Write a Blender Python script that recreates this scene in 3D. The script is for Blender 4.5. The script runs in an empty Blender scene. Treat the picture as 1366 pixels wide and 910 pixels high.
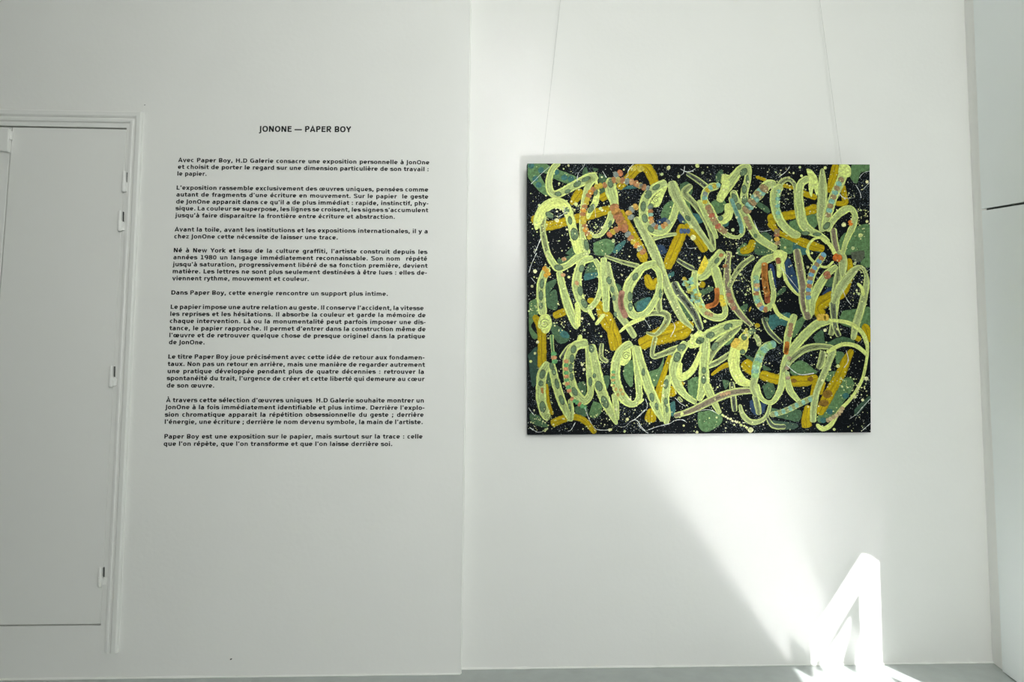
import bpy, bmesh, math, random
from mathutils import Vector, Matrix
random.seed(7)
scene = bpy.context.scene
COL = scene.collection
PI = math.pi

# ------------------------------------------------------------------ camera, light, exposure
CAM_Z = 1.0267
CAM = Vector((0.0, -2.65, CAM_Z))
FPX = 930.0                                   # focal length in pixels of the 1366 x 910 frame
PITCH, ROLL, YAW = math.radians(4.0137), math.radians(0.2185), math.radians(-2.2973)
ROT = Matrix.Rotation(YAW, 3, 'Z') @ Matrix.Rotation(PI / 2, 3, 'X') @ Matrix.Rotation(PITCH, 3, 'X') @ Matrix.Rotation(ROLL, 3, 'Z')
cd = bpy.data.cameras.new('camera')
cd.sensor_fit = 'HORIZONTAL'; cd.sensor_width = 36.0
cd.lens = FPX / 1366.0 * 36.0
cd.clip_start = 0.01
cam = bpy.data.objects.new('camera', cd); COL.objects.link(cam)
cam.matrix_world = Matrix.Translation(CAM) @ ROT.to_4x4()
scene.camera = cam

vs = scene.view_settings
vs.view_transform = 'Standard'; vs.look = 'None'; vs.gamma = 1.0; vs.use_curve_mapping = False
vs.exposure = 0.0
scene.cycles.blur_glossy = 0.0
scene.cycles.sample_clamp_indirect = 0.0
scene.cycles.max_bounces = 10
scene.cycles.diffuse_bounces = 6
scene.cycles.transparent_max_bounces = 24

SUN_A, SUN_B = 0.30, 0.73                     # sideways and downward run of a ray per metre towards the back wall
world = bpy.data.worlds.new('sky'); scene.world = world
world.use_nodes = True
bg = world.node_tree.nodes['Background']
bg.inputs[0].default_value = (0.62, 0.78, 0.95, 1); bg.inputs[1].default_value = 0.3
sd = bpy.data.lights.new('sun', 'SUN'); sd.energy = 13.8; sd.angle = math.radians(0.53); sd.color = (0.99, 0.98, 0.99)
so = bpy.data.objects.new('sun', sd); COL.objects.link(so)
so.location = (3, -8, 6)
so.rotation_euler = Vector((-SUN_A, 1.0, -SUN_B)).to_track_quat('-Z', 'Y').to_euler()

# right wall runs obliquely: X = RW0 - RWS * s, s metres from the back wall
RW0, RWS = 1.938, 0.20
RWD = Vector((-RWS, -1.0, 0)).normalized()    # along the wall, away from the back wall
RWN = Vector((-1.0, RWS, 0)).normalized()     # into the room
def rw(s, z, d=0.0):
    return Vector((RW0 - RWS * s, -s, z)) + RWN * d
BLIND_Z = 1.183
def blind_fill(loc, direction, w, h, watts, spread=180):         # area lamp before a lowered blind, in place of daylight through it
    ad = bpy.data.lights.new('blind_fill_lamp', 'AREA'); ad.shape = 'RECTANGLE'
    ad.size = w; ad.size_y = h; ad.energy = watts; ad.spread = math.radians(spread); ad.color = (0.98, 0.995, 0.975)
    ao = bpy.data.objects.new('blind_fill_lamp', ad); COL.objects.link(ao)
    ao.location = loc; ao.rotation_euler = Vector(direction).to_track_quat('-Z', 'Y').to_euler()
blind_fill(rw(1.6, 2.0, 0.03), RWN, 1.6, 1.4, 1.5)
blind_fill((0.40, -3.95, 1.95), (0, 1, 0), 1.0, 1.6, 37.3, 122)  # fill lamp added behind the viewer, at a made-up window

# ------------------------------------------------------------------ helpers
def ray(px, py):
    return ROT @ Vector(((px - 683) / FPX, -(py - 455) / FPX, -1.0))
def hit(px, py, p0, n):
    d = ray(px, py)
    return CAM + d * ((Vector(p0) - CAM).dot(Vector(n)) / d.dot(Vector(n)))
def on_y(px, py, y):
    return hit(px, py, (0, y, 0), (0, 1, 0))
def on_rw(px, py, d=0.0):
    return hit(px, py, rw(0, 0, d), RWN)

def lin(c):
    return tuple(((v / 255.0) / 12.92 if v <= 10.3 else ((v / 255.0 + 0.055) / 1.055) ** 2.4) for v in c)

def mat(name, color, rough=0.6, spec=0.3, noise=0.0, nscale=20.0, bump=0.0, bscale=80.0, alpha=1.0, coat=0.0):
    m = bpy.data.materials.new(name); m.use_nodes = True
    nt = m.node_tree; b = nt.nodes['Principled BSDF']
    b.inputs['Base Color'].default_value = (*color, 1)
    b.inputs['Roughness'].default_value = rough
    b.inputs['Specular IOR Level'].default_value = spec
    b.inputs['Alpha'].default_value = alpha
    tc = nt.nodes.new('ShaderNodeTexCoord')
    if noise:
        n = nt.nodes.new('ShaderNodeTexNoise'); n.inputs['Scale'].default_value = nscale; n.inputs['Detail'].default_value = 5
        nt.links.new(tc.outputs['Object'], n.inputs['Vector'])
        r = nt.nodes.new('ShaderNodeValToRGB')
        r.color_ramp.elements[0].position = 0.3; r.color_ramp.elements[1].position = 0.7
        r.color_ramp.elements[0].color = (*[c * (1 - noise) for c in color], 1)
        r.color_ramp.elements[1].color = (*[min(1, c * (1 + noise)) for c in color], 1)
        nt.links.new(n.outputs['Fac'], r.inputs['Fac']); nt.links.new(r.outputs['Color'], b.inputs['Base Color'])
    if bump:
        n2 = nt.nodes.new('ShaderNodeTexNoise'); n2.inputs['Scale'].default_value = bscale; n2.inputs['Detail'].default_value = 4
        nt.links.new(tc.outputs['Object'], n2.inputs['Vector'])
        bp = nt.nodes.new('ShaderNodeBump'); bp.inputs['Strength'].default_value = bump; bp.inputs['Distance'].default_value = 0.004
        nt.links.new(n2.outputs['Fac'], bp.inputs['Height']); nt.links.new(bp.outputs['Normal'], b.inputs['Normal'])
    return m

WHITE = (0.80, 0.805, 0.775)
M_WALL = mat('white_wall_paint', WHITE, 0.7, 0.25, noise=0.012, nscale=3, bump=0.12, bscale=60)
M_CEIL = mat('white_ceiling_paint', (0.82, 0.82, 0.80), 0.8, 0.2)
M_FLOOR = mat('grey_green_floor_paint', (0.39, 0.425, 0.41), 0.175, 1.0, noise=0.05, nscale=14)
M_FLOOR.node_tree.nodes['Principled BSDF'].inputs['IOR'].default_value = 1.6   # glossy floor varnish
M_DOOR = mat('white_gloss_door_paint', WHITE, 0.5, 0.4, bump=0.06, bscale=30)
M_PANEL = mat('lightened_panel_paint', (0.875, 0.915, 0.91), 0.5, 0.4, bump=0.06, bscale=30)  # lighter than the wall white to offset weak light on this side
M_SIDE = mat('lightened_side_wall_paint', (0.905, 0.905, 0.88), 0.7, 0.25, bump=0.10, bscale=60)  # wall white lightened to make up for the dim light here
M_CAULK = mat('white_caulk', (0.86, 0.87, 0.83), 0.6, 0.3)
M_BLIND = mat('white_blind_cloth', (0.85, 0.85, 0.82), 0.8, 0.1)
M_INK = mat('black_vinyl', (0.012, 0.014, 0.014), 0.55, 0.3)
M_WIRE = mat('clear_nylon', (0.55, 0.56, 0.53), 0.3, 0.5)
M_MARK = mat('scuff_and_gap_shade', (0.07, 0.075, 0.07), 0.8, 0.1)  # dark tone for real scuffs, also painted in as gap shade

def obj(name, bm, m, parent=None, smooth=False):
    me = bpy.data.meshes.new(name); bm.normal_update(); bm.to_mesh(me); bm.free()
    for mm in (m if isinstance(m, (list, tuple)) else [m]): me.materials.append(mm)
    if smooth:
        for p in me.polygons: p.use_smooth = True
    o = bpy.data.objects.new(name, me); COL.objects.link(o)
    if parent: o.parent = parent
    return o
def struct(name, bm, m, label=None, cat=None):
    o = obj(name, bm, m); o['kind'] = 'structure'
    if label: o['label'] = label
    if cat: o['category'] = cat
    return o
def thing(name, label, cat, group=None, kind=None):
    o = bpy.data.objects.new(name, None); COL.objects.link(o)
    o.empty_display_size = 0.1
    o['label'] = label; o['category'] = cat
    if group: o['group'] = group
    if kind: o['kind'] = kind
    return o
def hexa(bm, a, b):
    """closed solid between two loops of points with the same count"""
    va = [bm.verts.new(p) for p in a]; vb = [bm.verts.new(p) for p in b]
    n = len(a)
    bm.faces.new(va); bm.faces.new(list(reversed(vb)))
    for i in range(n):
        j = (i + 1) % n
        bm.faces.new((va[j], va[i], vb[i], vb[j]))
def fix(bm):
    bmesh.ops.recalc_face_normals(bm, faces=bm.faces); return bm
def box(bm, x0, x1, y0, y1, z0, z1):
    hexa(bm, [(x0, y0, z0), (x1, y0, z0), (x1, y0, z1), (x0, y0, z1)], [(x0, y1, z0), (x1, y1, z0), (x1, y1, z1), (x0, y1, z1)])
def rwbox(bm, s0, s1, z0, z1, d0, d1):
    hexa(bm, [rw(s0, z0, d0), rw(s1, z0, d0), rw(s1, z1, d0), rw(s0, z1, d0)], [rw(s0, z0, d1), rw(s1, z0, d1), rw(s1, z1, d1), rw(s0, z1, d1)])
def tube(bm, pts, r, seg=8):
    pts = [Vector(p) for p in pts]; rings = []
    for i, p in enumerate(pts):
        t = (pts[min(i + 1, len(pts) - 1)] - pts[max(i - 1, 0)]).normalized()
        u = t.orthogonal().normalized(); w = t.cross(u)
        rr = r[i] if isinstance(r, (list, tuple)) else r
        rings.append([bm.verts.new(p + (u * math.cos(2 * PI * k / seg) + w * math.sin(2 * PI * k / seg)) * rr) for k in range(seg)])
    for a, b in zip(rings, rings[1:]):
        for k in range(seg):
            bm.faces.new((a[k], a[(k + 1) % seg], b[(k + 1) % seg], b[k]))
    bm.faces.new(list(reversed(rings[0]))); bm.faces.new(rings[-1])
def bevel(bm, w, seg=2):
    bmesh.ops.bevel(bm, geom=list(bm.edges), offset=w, segments=seg, affect='EDGES', profile=0.5)

# ------------------------------------------------------------------ room shell
H = 3.35; DEEP = 4.0; LX = -5.6; YL = -0.045       # YL: face of the text wall, which stands slightly proud
bm = bmesh.new()
cp = [(LX - 0.2, 0.3), (RW0 + 0.06, 0.3), (RW0 + 0.1 - RWS * (DEEP + 0.2), -DEEP - 0.2), (LX - 0.2, -DEEP - 0.2)]
hexa(bm, [(x, y, -0.2) for x, y in cp], [(x, y, 0.0) for x, y in cp])
struct('floor', fix(bm), M_FLOOR, 'grey green painted floor with a soft sheen', 'floor')
bm = bmesh.new()
cp = [(LX - 0.2, 0.3), (RW0 + 0.06, 0.3), (RW0 + 0.1 - RWS * (DEEP + 0.2), -DEEP - 0.2), (LX - 0.2, -DEEP - 0.2)]
hexa(bm, [(x, y, H) for x, y in cp], [(x, y, H + 0.2) for x, y in cp])
struct('ceiling', fix(bm), M_CEIL, 'plain white ceiling', 'ceiling')
bm = bmesh.new(); box(bm, -0.6, 2.2, 0.0, 0.3, 0.0, H)
struct('wall_back', fix(bm), M_WALL, 'white wall that carries the large painting', 'wall')

# text wall with the door opening in it
eb = on_y(615.5, 901.5, YL); et = on_y(628.5, 0, YL)
def edge_x(z):
    return eb.x + (et.x - eb.x) * (z / et.z)
D_R_T = on_y(169, 170.5, YL); D_R_B = on_y(134.5, 834.5, YL)
dz1, dz0 = D_R_T.z, D_R_B.z
dxr = (D_R_T.x + D_R_B.x) / 2
DXT, DXB = D_R_T.x, D_R_B.x
DL = -2.75
bm = bmesh.new()
def prism(bm, poly, y0, y1):
    hexa(bm, [(x, y0, z) for x, z in poly], [(x, y1, z) for x, z in poly])
r = 0.005
prism(bm, [(DXB, 0), (edge_x(0) - r, 0), (edge_x(H) - r, H), (DXT, H), (DXT, dz1), (DXB, dz0)], YL, 0.0)
for k in range(4):                                 # rounded plaster edge
    a0, a1 = PI / 2 * k / 4, PI / 2 * (k + 1) / 4
    q = [(-r + r * math.sin(a), YL + r - r * math.cos(a)) for a in (a0, a1)]
    hexa(bm, [(edge_x(0) + q[0][0], q[0][1], 0), (edge_x(0) + q[1][0], q[1][1], 0), (edge_x(0) - r, 0.0, 0)],
             [(edge_x(H) + q[0][0], q[0][1], H), (edge_x(H) + q[1][0], q[1][1], H), (edge_x(H) - r, 0.0, H)])
hexa(bm, [(edge_x(0) - r, YL + r, 0), (edge_x(0), YL + r, 0), (edge_x(0), 0, 0), (edge_x(0) - r, 0, 0)],
         [(edge_x(H) - r, YL + r, H), (edge_x(H), YL + r, H), (edge_x(H), 0, H), (edge_x(H) - r, 0, H)])
prism(bm, [(LX, dz1), (DXT, dz1), (DXT, H), (LX, H)], YL, 0.0)
prism(bm, [(LX, 0), (DXB, 0), (DXB, dz0), (LX, dz0)], YL, 0.0)
prism(bm, [(LX, dz0), (DL, dz0), (DL, dz1), (LX, dz1)], YL, 0.0)
box(bm, LX, -0.55, 0.0, 0.3, 0, H)                  # masonry behind
struct('wall_back_left', fix(bm), M_WALL, 'white wall with the door and the black printed text', 'wall')

bm = bmesh.new(); box(bm, LX - 0.2, LX, -DEEP, 0.3, 0, H)
struct('wall_left', fix(bm), M_WALL, 'white side wall left of the view', 'wall')
bm = bmesh.new(); box(bm, LX, 1.15, -DEEP - 0.2, -DEEP, 0, H)
struct('wall_front', fix(bm), M_WALL, 'white wall behind the viewer', 'wall')

# right wall: solid pier by the corner, tall window opening beyond it
S0, S1, WZ = 0.86, 3.88, 2.85
bm = bmesh.new()
rwbox(bm, -0.25, S0, 0, H, -0.12, 0)
rwbox(bm, S0, S1, WZ, H, -0.12, 0)
rwbox(bm, 1.62, 2.9, 0, 0.12, -0.05, 0)
rwbox(bm, 2.9, S1, 0, 0.34, -0.05, 0)  # sill steps up here, shaped to trim the reflected sun glow
rwbox(bm, S1, DEEP + 0.3, 0, H, -0.03, 0)
struct('wall_right', fix(bm), M_SIDE, 'white side wall right of the painting', 'wall')
# window in the right wall, outside the view; its blind hangs down to BLIND_Z
bm = bmesh.new()
rwbox(bm, 1.432, 1.580, 1.035, WZ, -0.020, -0.006)
rwbox(bm, 1.05, 1.44, 0.993, 1.025, -0.014, -0.010)
for i in range(16):                                  # made-up low bars, wider towards the near jamb to fade reflected sun
    bs_ = 0.93 + i * 0.042
    hw_ = 0.021 * (0.74 - 0.62 * i / 15)
    rwbox(bm, bs_ - hw_, bs_ + hw_, 0.0, 0.50, -0.013, -0.010)
rwbox(bm, 1.02, 1.24, 0.42, 0.66, -0.013, -0.010)     # added low board, blocks sun reflected onto the wall patch
scroll = [(1.040, 1.022), (1.040, .875), (1.081, .809), (1.18, .70), (1.30, .60), (1.44, .52), (1.44, .60), (1.33, .68), (1.24, .78), (1.181, .883), (1.125, .938), (1.110, 1.000), (1.110, 1.022)]
hexa(bm, [rw(a, z, -0.014) for a, z in scroll], [rw(a, z, -0.010) for a, z in scroll])
w1 = struct('window_1', fix(bm), M_DOOR, 'tall white window frame in the right wall, with added bars and board that shape the sunlight', 'window')
bm = bmesh.new()
BD0, BD1 = -0.035, -0.030
rwbox(bm, S0, S1, BLIND_Z, WZ, BD0, BD1)
crn = [(S0, 1.045), (.926, 1.060), (.955, 1.092), (.99, 1.128), (1.03, 1.164), (1.056, BLIND_Z), (S0, BLIND_Z)]
hexa(bm, [rw(a, z, BD0) for a, z in crn], [rw(a, z, BD1) for a, z in crn])
obj('blind', fix(bm), M_BLIND, w1)

bm = bmesh.new()                                     # made-up window behind the viewer, added for the fill lamp; blind drawn down
for x0, x1, z0, z1 in ((-0.20, -0.12, 0.9, 2.85), (0.92, 1.00, 0.9, 2.85), (-0.12, 0.92, 0.9, 0.98), (-0.12, 0.92, 2.77, 2.85)):
    box(bm, x0, x1, -DEEP, -DEEP + 0.04, z0, z1)
w2 = struct('added_window', fix(bm), M_DOOR, 'added white window frame behind the viewer, setting for the fill lamp', 'window')
bm = bmesh.new(); box(bm, -0.12, 0.92, -DEEP + 0.005, -DEEP + 0.012, 0.98, 2.77)
obj('blind', fix(bm), M_BLIND, w2)  # blind of the added window, behind the fill lamp

# shutter panels on the pier: a board with its edge a hand from the corner, split by a dark slit
pe = 0.012
def wp(px, py, d=pe):
    return on_rw(px, py, d)
def panel(name, quad, label):
    bm = bmesh.new()
    hexa(bm, quad, [q - RWN * (pe + 0.0005) for q in quad])
    bevel(fix(bm), 0.0025, 2)
    return struct(name, bm, M_PANEL, label, 'wall panel')
def s_of(p): return -p.y
sl0 = wp(1312, 278.2); sl1 = wp(1366, 269.2); sl2 = wp(1312, 281.0); sl3 = wp(1366, 272.4)
e_t = s_of(wp(1299.5, 10)); e_m = s_of(wp(1309, 278)); e_b = s_of(wp(1337.5, 897))
SE = 0.8
def ext(p, q, s):                                    # extend a line on the wall to distance s
    t = (s - s_of(p)) / (s_of(q) - s_of(p)); return p + (q - p) * t
u0, u1 = ext(sl0, sl1, e_m), ext(sl0, sl1, SE)
l0, l1 = ext(sl2, sl3, e_m), ext(sl2, sl3, SE)
panel('trim_1', [rw(e_t, H - 0.01, pe), rw(SE, H - 0.01, pe), u1, u0], 'upper white panel on the right wall above the dark slit')
panel('trim_2', [l0, l1, rw(SE, 0.003, pe), rw(e_b, 0.003, pe)], 'lower white panel on the right wall below the dark slit')
bm = bmesh.new()                                     # thin dark strip behind the slit, painting in its shade
hexa(bm, [ext(sl0, sl1, e_m + 0.016) - RWN * (pe - 0.001), u1 - RWN * (pe - 0.001), l1 - RWN * (pe - 0.001), ext(sl2, sl3, e_m + 0.016) - RWN * (pe - 0.001)],
         [ext(sl0, sl1, e_m + 0.016) - RWN * pe, u1 - RWN * pe, l1 - RWN * pe, ext(sl2, sl3, e_m + 0.016) - RWN * pe])
struct('slit_shade', fix(bm), M_MARK, 'dark strip painted as the shade in the slit between the two right wall panels', 'slit')

# uneven caulk beads where the walls meet the floor
def bead(name, pts_fn, n, label):
    bm = bmesh.new(); pts = []; rad = []
    for i in range(n):
        p = Vector(pts_fn(i / (n - 1))); p.z = 0.001
        pts.append(p); rad.append(0.0035 + random.random() * 0.0035)
    tube(bm, pts, rad, 6)
    struct(name, fix(bm), M_CAULK, label, 'baseboard')
bead('baseboard_left', lambda t: (LX + (edge_x(0) - 0.004 - LX) * t, YL - 0.001, 0), 90, 'uneven white caulk line at the foot of the text wall')
bead('baseboard_back', lambda t: (edge_x(0) + (RW0 - edge_x(0)) * t, -0.001, 0), 70, 'uneven white caulk line at the foot of the painting wall')

bm = bmesh.new(); tube(bm, [(edge_x(0) - 0.0025, YL + 0.0015, 0.004), (edge_x(H) - 0.0025, YL + 0.0015, H - 0.004)], 0.0032, 8)  # bead in a lighter white, puts the edge highlight into the colour
struct('trim_4', fix(bm), M_CAULK, 'thin corner bead, lighter to carry the edge highlight, where the text wall steps back to the painting wall', 'corner bead')

# ------------------------------------------------------------------ door
door = thing('door_1', 'white flush cupboard door with moulded frame and painted hinges', 'door', kind='structure')
GT, GB, GR = 0.006, 0.0045, 0.0012
ys = YL - 0.0                                          # leaf face flush with the wall
lt = on_y(14.8, 185, YL); lb = on_y(2.5, 350, YL)
def split_x(z): return lt.x + (lb.x - lt.x) * (z - lt.z) / (lb.z - lt.z)
def leafmesh(poly):
    bm = bmesh.new(); prism(bm, poly, ys, -0.008); fix(bm); bevel(bm, 0.0012, 1); return bm
g = 0.0022
def right_x(z): return DXB + (DXT - DXB) * (z - dz0) / (dz1 - dz0)
za, zb = dz0 + GB, dz1 - GT
obj('door_leaf', leafmesh([(split_x(za) + g, za), (right_x(za) - GR, za), (right_x(zb) - GR, zb), (split_x(zb) + g, zb)]), M_DOOR, door)
obj('door_leaf', leafmesh([(DL + 0.002, za), (split_x(za) - g, za), (split_x(zb) - g, zb), (DL + 0.002, zb)]), M_DOOR, door)
# moulded architrave: profile swept along the top, round the mitre and down the side
prof = [(0.0, 0.0), (0.0, 0.006), (0.003, 0.010), (0.011, 0.011), (0.015, 0.009), (0.0165, 0.004), (0.020, 0.004), (0.0215, 0.009), (0.026, 0.013), (0.040, 0.014), (0.045, 0.011), (0.047, 0.0)]
def sweep(bm, frames, prof):
    rings = []
    for o_, du in frames:                              # o_: inner point on the wall, du: outward direction (scaled for the mitre)
        rings.append([bm.verts.new((o_[0] + du[0] * u, YL - d, o_[1] + du[1] * u)) for u, d in prof])
    for a, b in zip(rings, rings[1:]):
        for k in range(len(prof) - 1):
            bm.faces.new((a[k], a[k + 1], b[k + 1], b[k]))
    bm.faces.new(rings[0]); bm.faces.new(list(reversed(rings[-1])))
a_c = on_y(174.5, 164.5, YL); a_b = on_y(140.5, 870.5, YL); a_l = (-2.9, on_y(0, 163.0, YL).z)
bm = bmesh.new()
sweep(bm, [((a_l[0], a_l[1]), (0, 1)), ((a_c.x, a_c.z), (1, 0.92)), ((a_b.x, a_b.z + 0.004), (1, 0)), ((a_b.x + 0.002, a_b.z), (0.93, 0))], prof)
obj('door_frame', fix(bm), M_DOOR, door)
# hinges
for (hx, hy0, hy1) in ((165.2, 228.5, 256), (159.8, 281, 308.5), (148.0, 488, 516.5), (133.5, 757, 783)):
    tp = on_y(hx + 0.6, hy0, YL - 0.012); bt = on_y(hx - 0.4, hy1, YL - 0.012)
    h = obj('hinge', bmesh.new(), M_DOOR, door)
    md = tp.lerp(bt, 0.48); rr = 0.0068
    bm = bmesh.new()
    tube(bm, [tp, tp.lerp(bt, 0.03), md], [rr * 0.75, rr * 0.95, rr * 0.95], 14)
    bm2 = bm
    me = h.data; fix(bm2); bm2.to_mesh(me); bm2.free()
    bm = bmesh.new()
    tube(bm, [md, md.lerp(bt, 0.05), md.lerp(bt, 0.94), bt], [rr, rr * 1.1, rr * 1.1, rr * 0.8], 14)
    obj('hinge_knuckle', fix(bm), M_DOOR, h, False)
    bm = bmesh.new()                                   # plate that ties the knuckle to the frame
    x0, x1 = md.x + 0.002, md.x + 0.019
    hexa(bm, [(x0, YL - 0.014, md.z - 0.004), (x1 - 0.004, YL - 0.010, md.z - 0.004), (x1, YL - 0.003, md.z - 0.010), (x1 - 0.002, YL - 0.003, bt.z + 0.006), (x0, YL - 0.012, bt.z + 0.004)],
             [(x0, YL, md.z - 0.004), (x1 - 0.004, YL, md.z - 0.004), (x1, YL, md.z - 0.010), (x1 - 0.002, YL, bt.z + 0.006), (x0, YL, bt.z + 0.004)])
    obj('hinge_plate', fix(bm), M_DOOR, h)
    bm = bmesh.new()                                   # dark block painted as the shadow gap beside the pin
    x0 = tp.x + rr * 0.75
    hexa(bm, [(x0, YL - 0.004, tp.z - 0.002), (x0 + 0.0032, YL - 0.004, tp.z - 0.002), (x0 + 0.0042, YL - 0.004, md.z - 0.008), (x0 + 0.001, YL - 0.004, md.z)],
             [(x0, YL, tp.z - 0.002), (x0 + 0.0032, YL, tp.z - 0.002), (x0 + 0.0042, YL, md.z - 0.008), (x0 + 0.001, YL, md.z)])
    sl = obj('hinge_slot_shade', fix(bm), M_MARK, h); sl['label'] = 'dark strip painted as the shadow gap beside the hinge pin'
# rim latch on the other leaf
p0 = on_y(-6, 170, YL - 0.02); p1 = on_y(11.3, 171, YL - 0.02); p2 = on_y(9.8, 202, YL - 0.02); p3 = on_y(-7.5, 200, YL - 0.02)
bm = bmesh.new()
hexa(bm, [p0, p1, p2, p3], [Vector((q.x, YL, q.z)) for q in (p0, p1, p2, p3)])
fix(bm); bevel(bm, 0.002, 2)
latch = obj('latch', bm, M_DOOR, door)
t0 = on_y(14.4, 175, YL - 0.008); t1 = on_y(13.7, 187, YL - 0.008)
bm = bmesh.new(); tube(bm, [t0, t0.lerp(t1, 0.08), t0.lerp(t1, 0.92), t1], [0.005, 0.0075, 0.0075, 0.005], 14)
obj('latch_keep', fix(bm), M_DOOR, latch)
# ------------------------------------------------------------------ printed text: bold sans letters drawn as pen strokes (unit = em)
PX, PY = 0.198, 0.148                                  # pen width across stems / across bars
SX, SY = PX / 2, PY / 2
XH, CH, AS, DS = 0.547, 0.729, 0.760, -0.207
ADV = {k: v / 2048 for k, v in dict(a=1382, b=1466, c=1214, d=1466, e=1389, f=891, g=1466, h=1458, i=702, j=702, k=1362, l=702, m=2134, n=1458, o=1407, p=1466, q=1466, r=1010, s=1219, t=979, u=1458, v=1335, w=1892, x=1321, y=1335, z=1192,
       A=1585, B=1561, C=1503, D=1700, E=1399, F=1399, G=1681, H=1714, I=762, J=762, K=1587, L=1305, M=2038, N=1714, O=1741, P=1501, Q=1741, R=1577, S=1475, T=1397, U=1663, V=1585, W=2259, X=1579, Y=1483, Z=1485).items()}
ADV.update({' ': .348, '.': .38, ',': .38, ':': .40, ';': .40, '-': .415, '\u2014': 1.0, '\u2019': .34, '\u0153': 1.09, '1': .696, '9': .696, '8': .696, '0': .696})
def arc(cx, cy, rx, ry, a0, a1, n=9):
    out = []
    for i in range(n + 1):
        a = math.radians(a0 + (a1 - a0) * i / n)
        c, s = math.cos(a), math.sin(a)
        e = 0.86                                        # slightly squared bowls
        out.append((cx + rx * math.copysign(abs(c) ** e, c), cy + ry * math.copysign(abs(s) ** e, s)))
    return out
BL, BR = 0.082 + SX, 0.0                                # left side bearing of stems
def stem(x, y0, y1): return [(x, y0), (x, y1)]
def bowl_c(w): return 0.042 + SX, w - 0.042 - SX
XB, XT = -0.012 + SY, XH + 0.012 - SY                   # centre lines of round letters
def glyph(c):
    w = ADV[c]; L = BL; R = w - 0.075 - SX; m = (XB + XT) / 2; ry = (XT - XB) / 2
    if c in 'bpdq':
        l, r_ = (L, w - 0.042 - SX) if c in 'bp' else (0.042 + SX, w - BL)
        ring = arc((l + r_) / 2, m, (r_ - l) / 2, ry, 0, 360, 20)
        st = {'b': stem(L, 0, AS), 'p': stem(L, DS, XH), 'd': stem(w - BL, 0, AS), 'q': stem(w - BL, DS, XH)}[c]
        return [ring, st]
    if c == 'o': return [arc(w / 2, m, w / 2 - 0.042 - SX, ry, 0, 360, 22)]
    if c == 'c': return [arc(w / 2 + 0.03, m, w / 2 - 0.015 - SX, ry, 48, 312, 16)]
    if c == 'e':
        l, r_ = bowl_c(w); cx = (l + r_) / 2
        return [arc(cx, m, (r_ - l) / 2, ry, 0, 318, 18), [(l, m - .012), (r_ + .03, m - .012)]]
    if c == '\u0153':
        l, r_ = 0.042 + SX, .52
        e0, e1 = .52, w - .042 - SX
        return [arc((l + r_) / 2, m, (r_ - l) / 2, ry, 0, 360, 20), arc((e0 + e1) / 2, m, (e1 - e0) / 2, ry, 0, 318, 18), [(e0, m - .012), (e1 + .03, m - .012)]]
    if c == 'a':
        r_ = w - BL + .005; l = .042 + SX
        return [[(l + .02, XT - .015)] + arc(w / 2 - .02, XT - .14, r_ - w / 2 + .02, .14, 90, 0, 6) + [(r_, 0)], arc((l + r_) / 2, .175, (r_ - l) / 2, .13, 0, 360, 16)]
    if c == 'g':
        l, r_ = 0.042 + SX, w - BL
        return [arc((l + r_) / 2, m + .01, (r_ - l) / 2, ry - .01, 0, 360, 20), [(r_, XH), (r_, 0)] + arc((l + r_) / 2, 0, (r_ - l) / 2, .15, 0, -90, 6) + [(l + .03, -.145)]]
    if c in 'hn': return [stem(L, 0, AS if c == 'h' else XH), [(L, .3)] + arc((L + R) / 2, XT - .19, (R - L) / 2, .19, 170, 0, 9) + [(R, 0)]]
    if c == 'm':
        c1 = w / 2 + .005
        return [stem(L, 0, XH), [(L, .3)] + arc((L + c1) / 2, XT - .19, (c1 - L) / 2, .19, 170, 0, 9) + [(c1, 0)], [(c1, .3)] + arc((c1 + R) / 2, XT - .19, (R - c1) / 2, .19, 170, 0, 9) + [(R, 0)]]
    if c == 'u': return [stem(R + .005, 0, XH), [(L, XH)] + arc((L + R) / 2, XB + .19, (R - L) / 2, .19, 180, 350, 9) + [(R, .25)]]
    if c == 'r': return [stem(L, 0, XH), [(L, .27)] + arc(L + .23, XT - .20, .23, .195, 175, 90, 6) + [(w + .005, XT - .005)]]
    if c in 'il': 
        return [stem(w / 2, 0, XH if c == 'i' else AS)] + ([stem(w / 2, .63, .775)] if c == 'i' else [])
    if c == 'j': return [[(w / 2, XH), (w / 2, -.03)] + arc(w / 2 - .14, -.03, .14, .11, 0, -90, 5) + [(-.03, -.14)], stem(w / 2, .63, .775)]
    if c == 'f': return [[(w + .01, AS - SY)] + arc(.27 + .09, AS - .17, .12, .17 - SY, 90, 180, 6) + [(.24, 0)], [(.02, XH - SY), (w - .01, XH - SY)]]
    if c == 't': return [[(.215, .70), (.215, .17)] + arc(.215 + .13, .17, .13, .17 - SY, 180, 270, 6) + [(w - .01, SY)], [(.02, XH - SY), (w - .02, XH - SY)]]
    if c == 's': return [[(w - .075, XT - .02)] + arc(.27, XT - .105, .165, .105, 80, 220, 7) + arc(.345, XB + .12, .165, .118, 45, -100, 8) + [(.05, XB + .025)]]
    if c == 'k': return [stem(L, 0, AS), [(w - .07, XH), (L + .06, .285), (w - .04, 0)]]
    if c == 'v': return [[(.095, XH), (w / 2, .03), (w - .095, XH)]]
    if c == 'w': return [[(.105, XH), (w * .30, .03), (w / 2, XH - .03), (w * .70, .03), (w - .105, XH)]]
    if c == 'x': return [[(.10, XH), (w - .10, 0)], [(w - .10, XH), (.10, 0)]]
    if c == 'y': return [[(.095, XH), (w / 2 + .01, .02)], [(w - .095, XH), (w / 2 - .02, -.06)] + [(w / 2 - .09, -.135), (.08, -.142)]]
    if c == 'z': return [[(.05, XH - SY), (w - .12, XH - SY), (.12, SY), (w - .05, SY)]]
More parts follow.
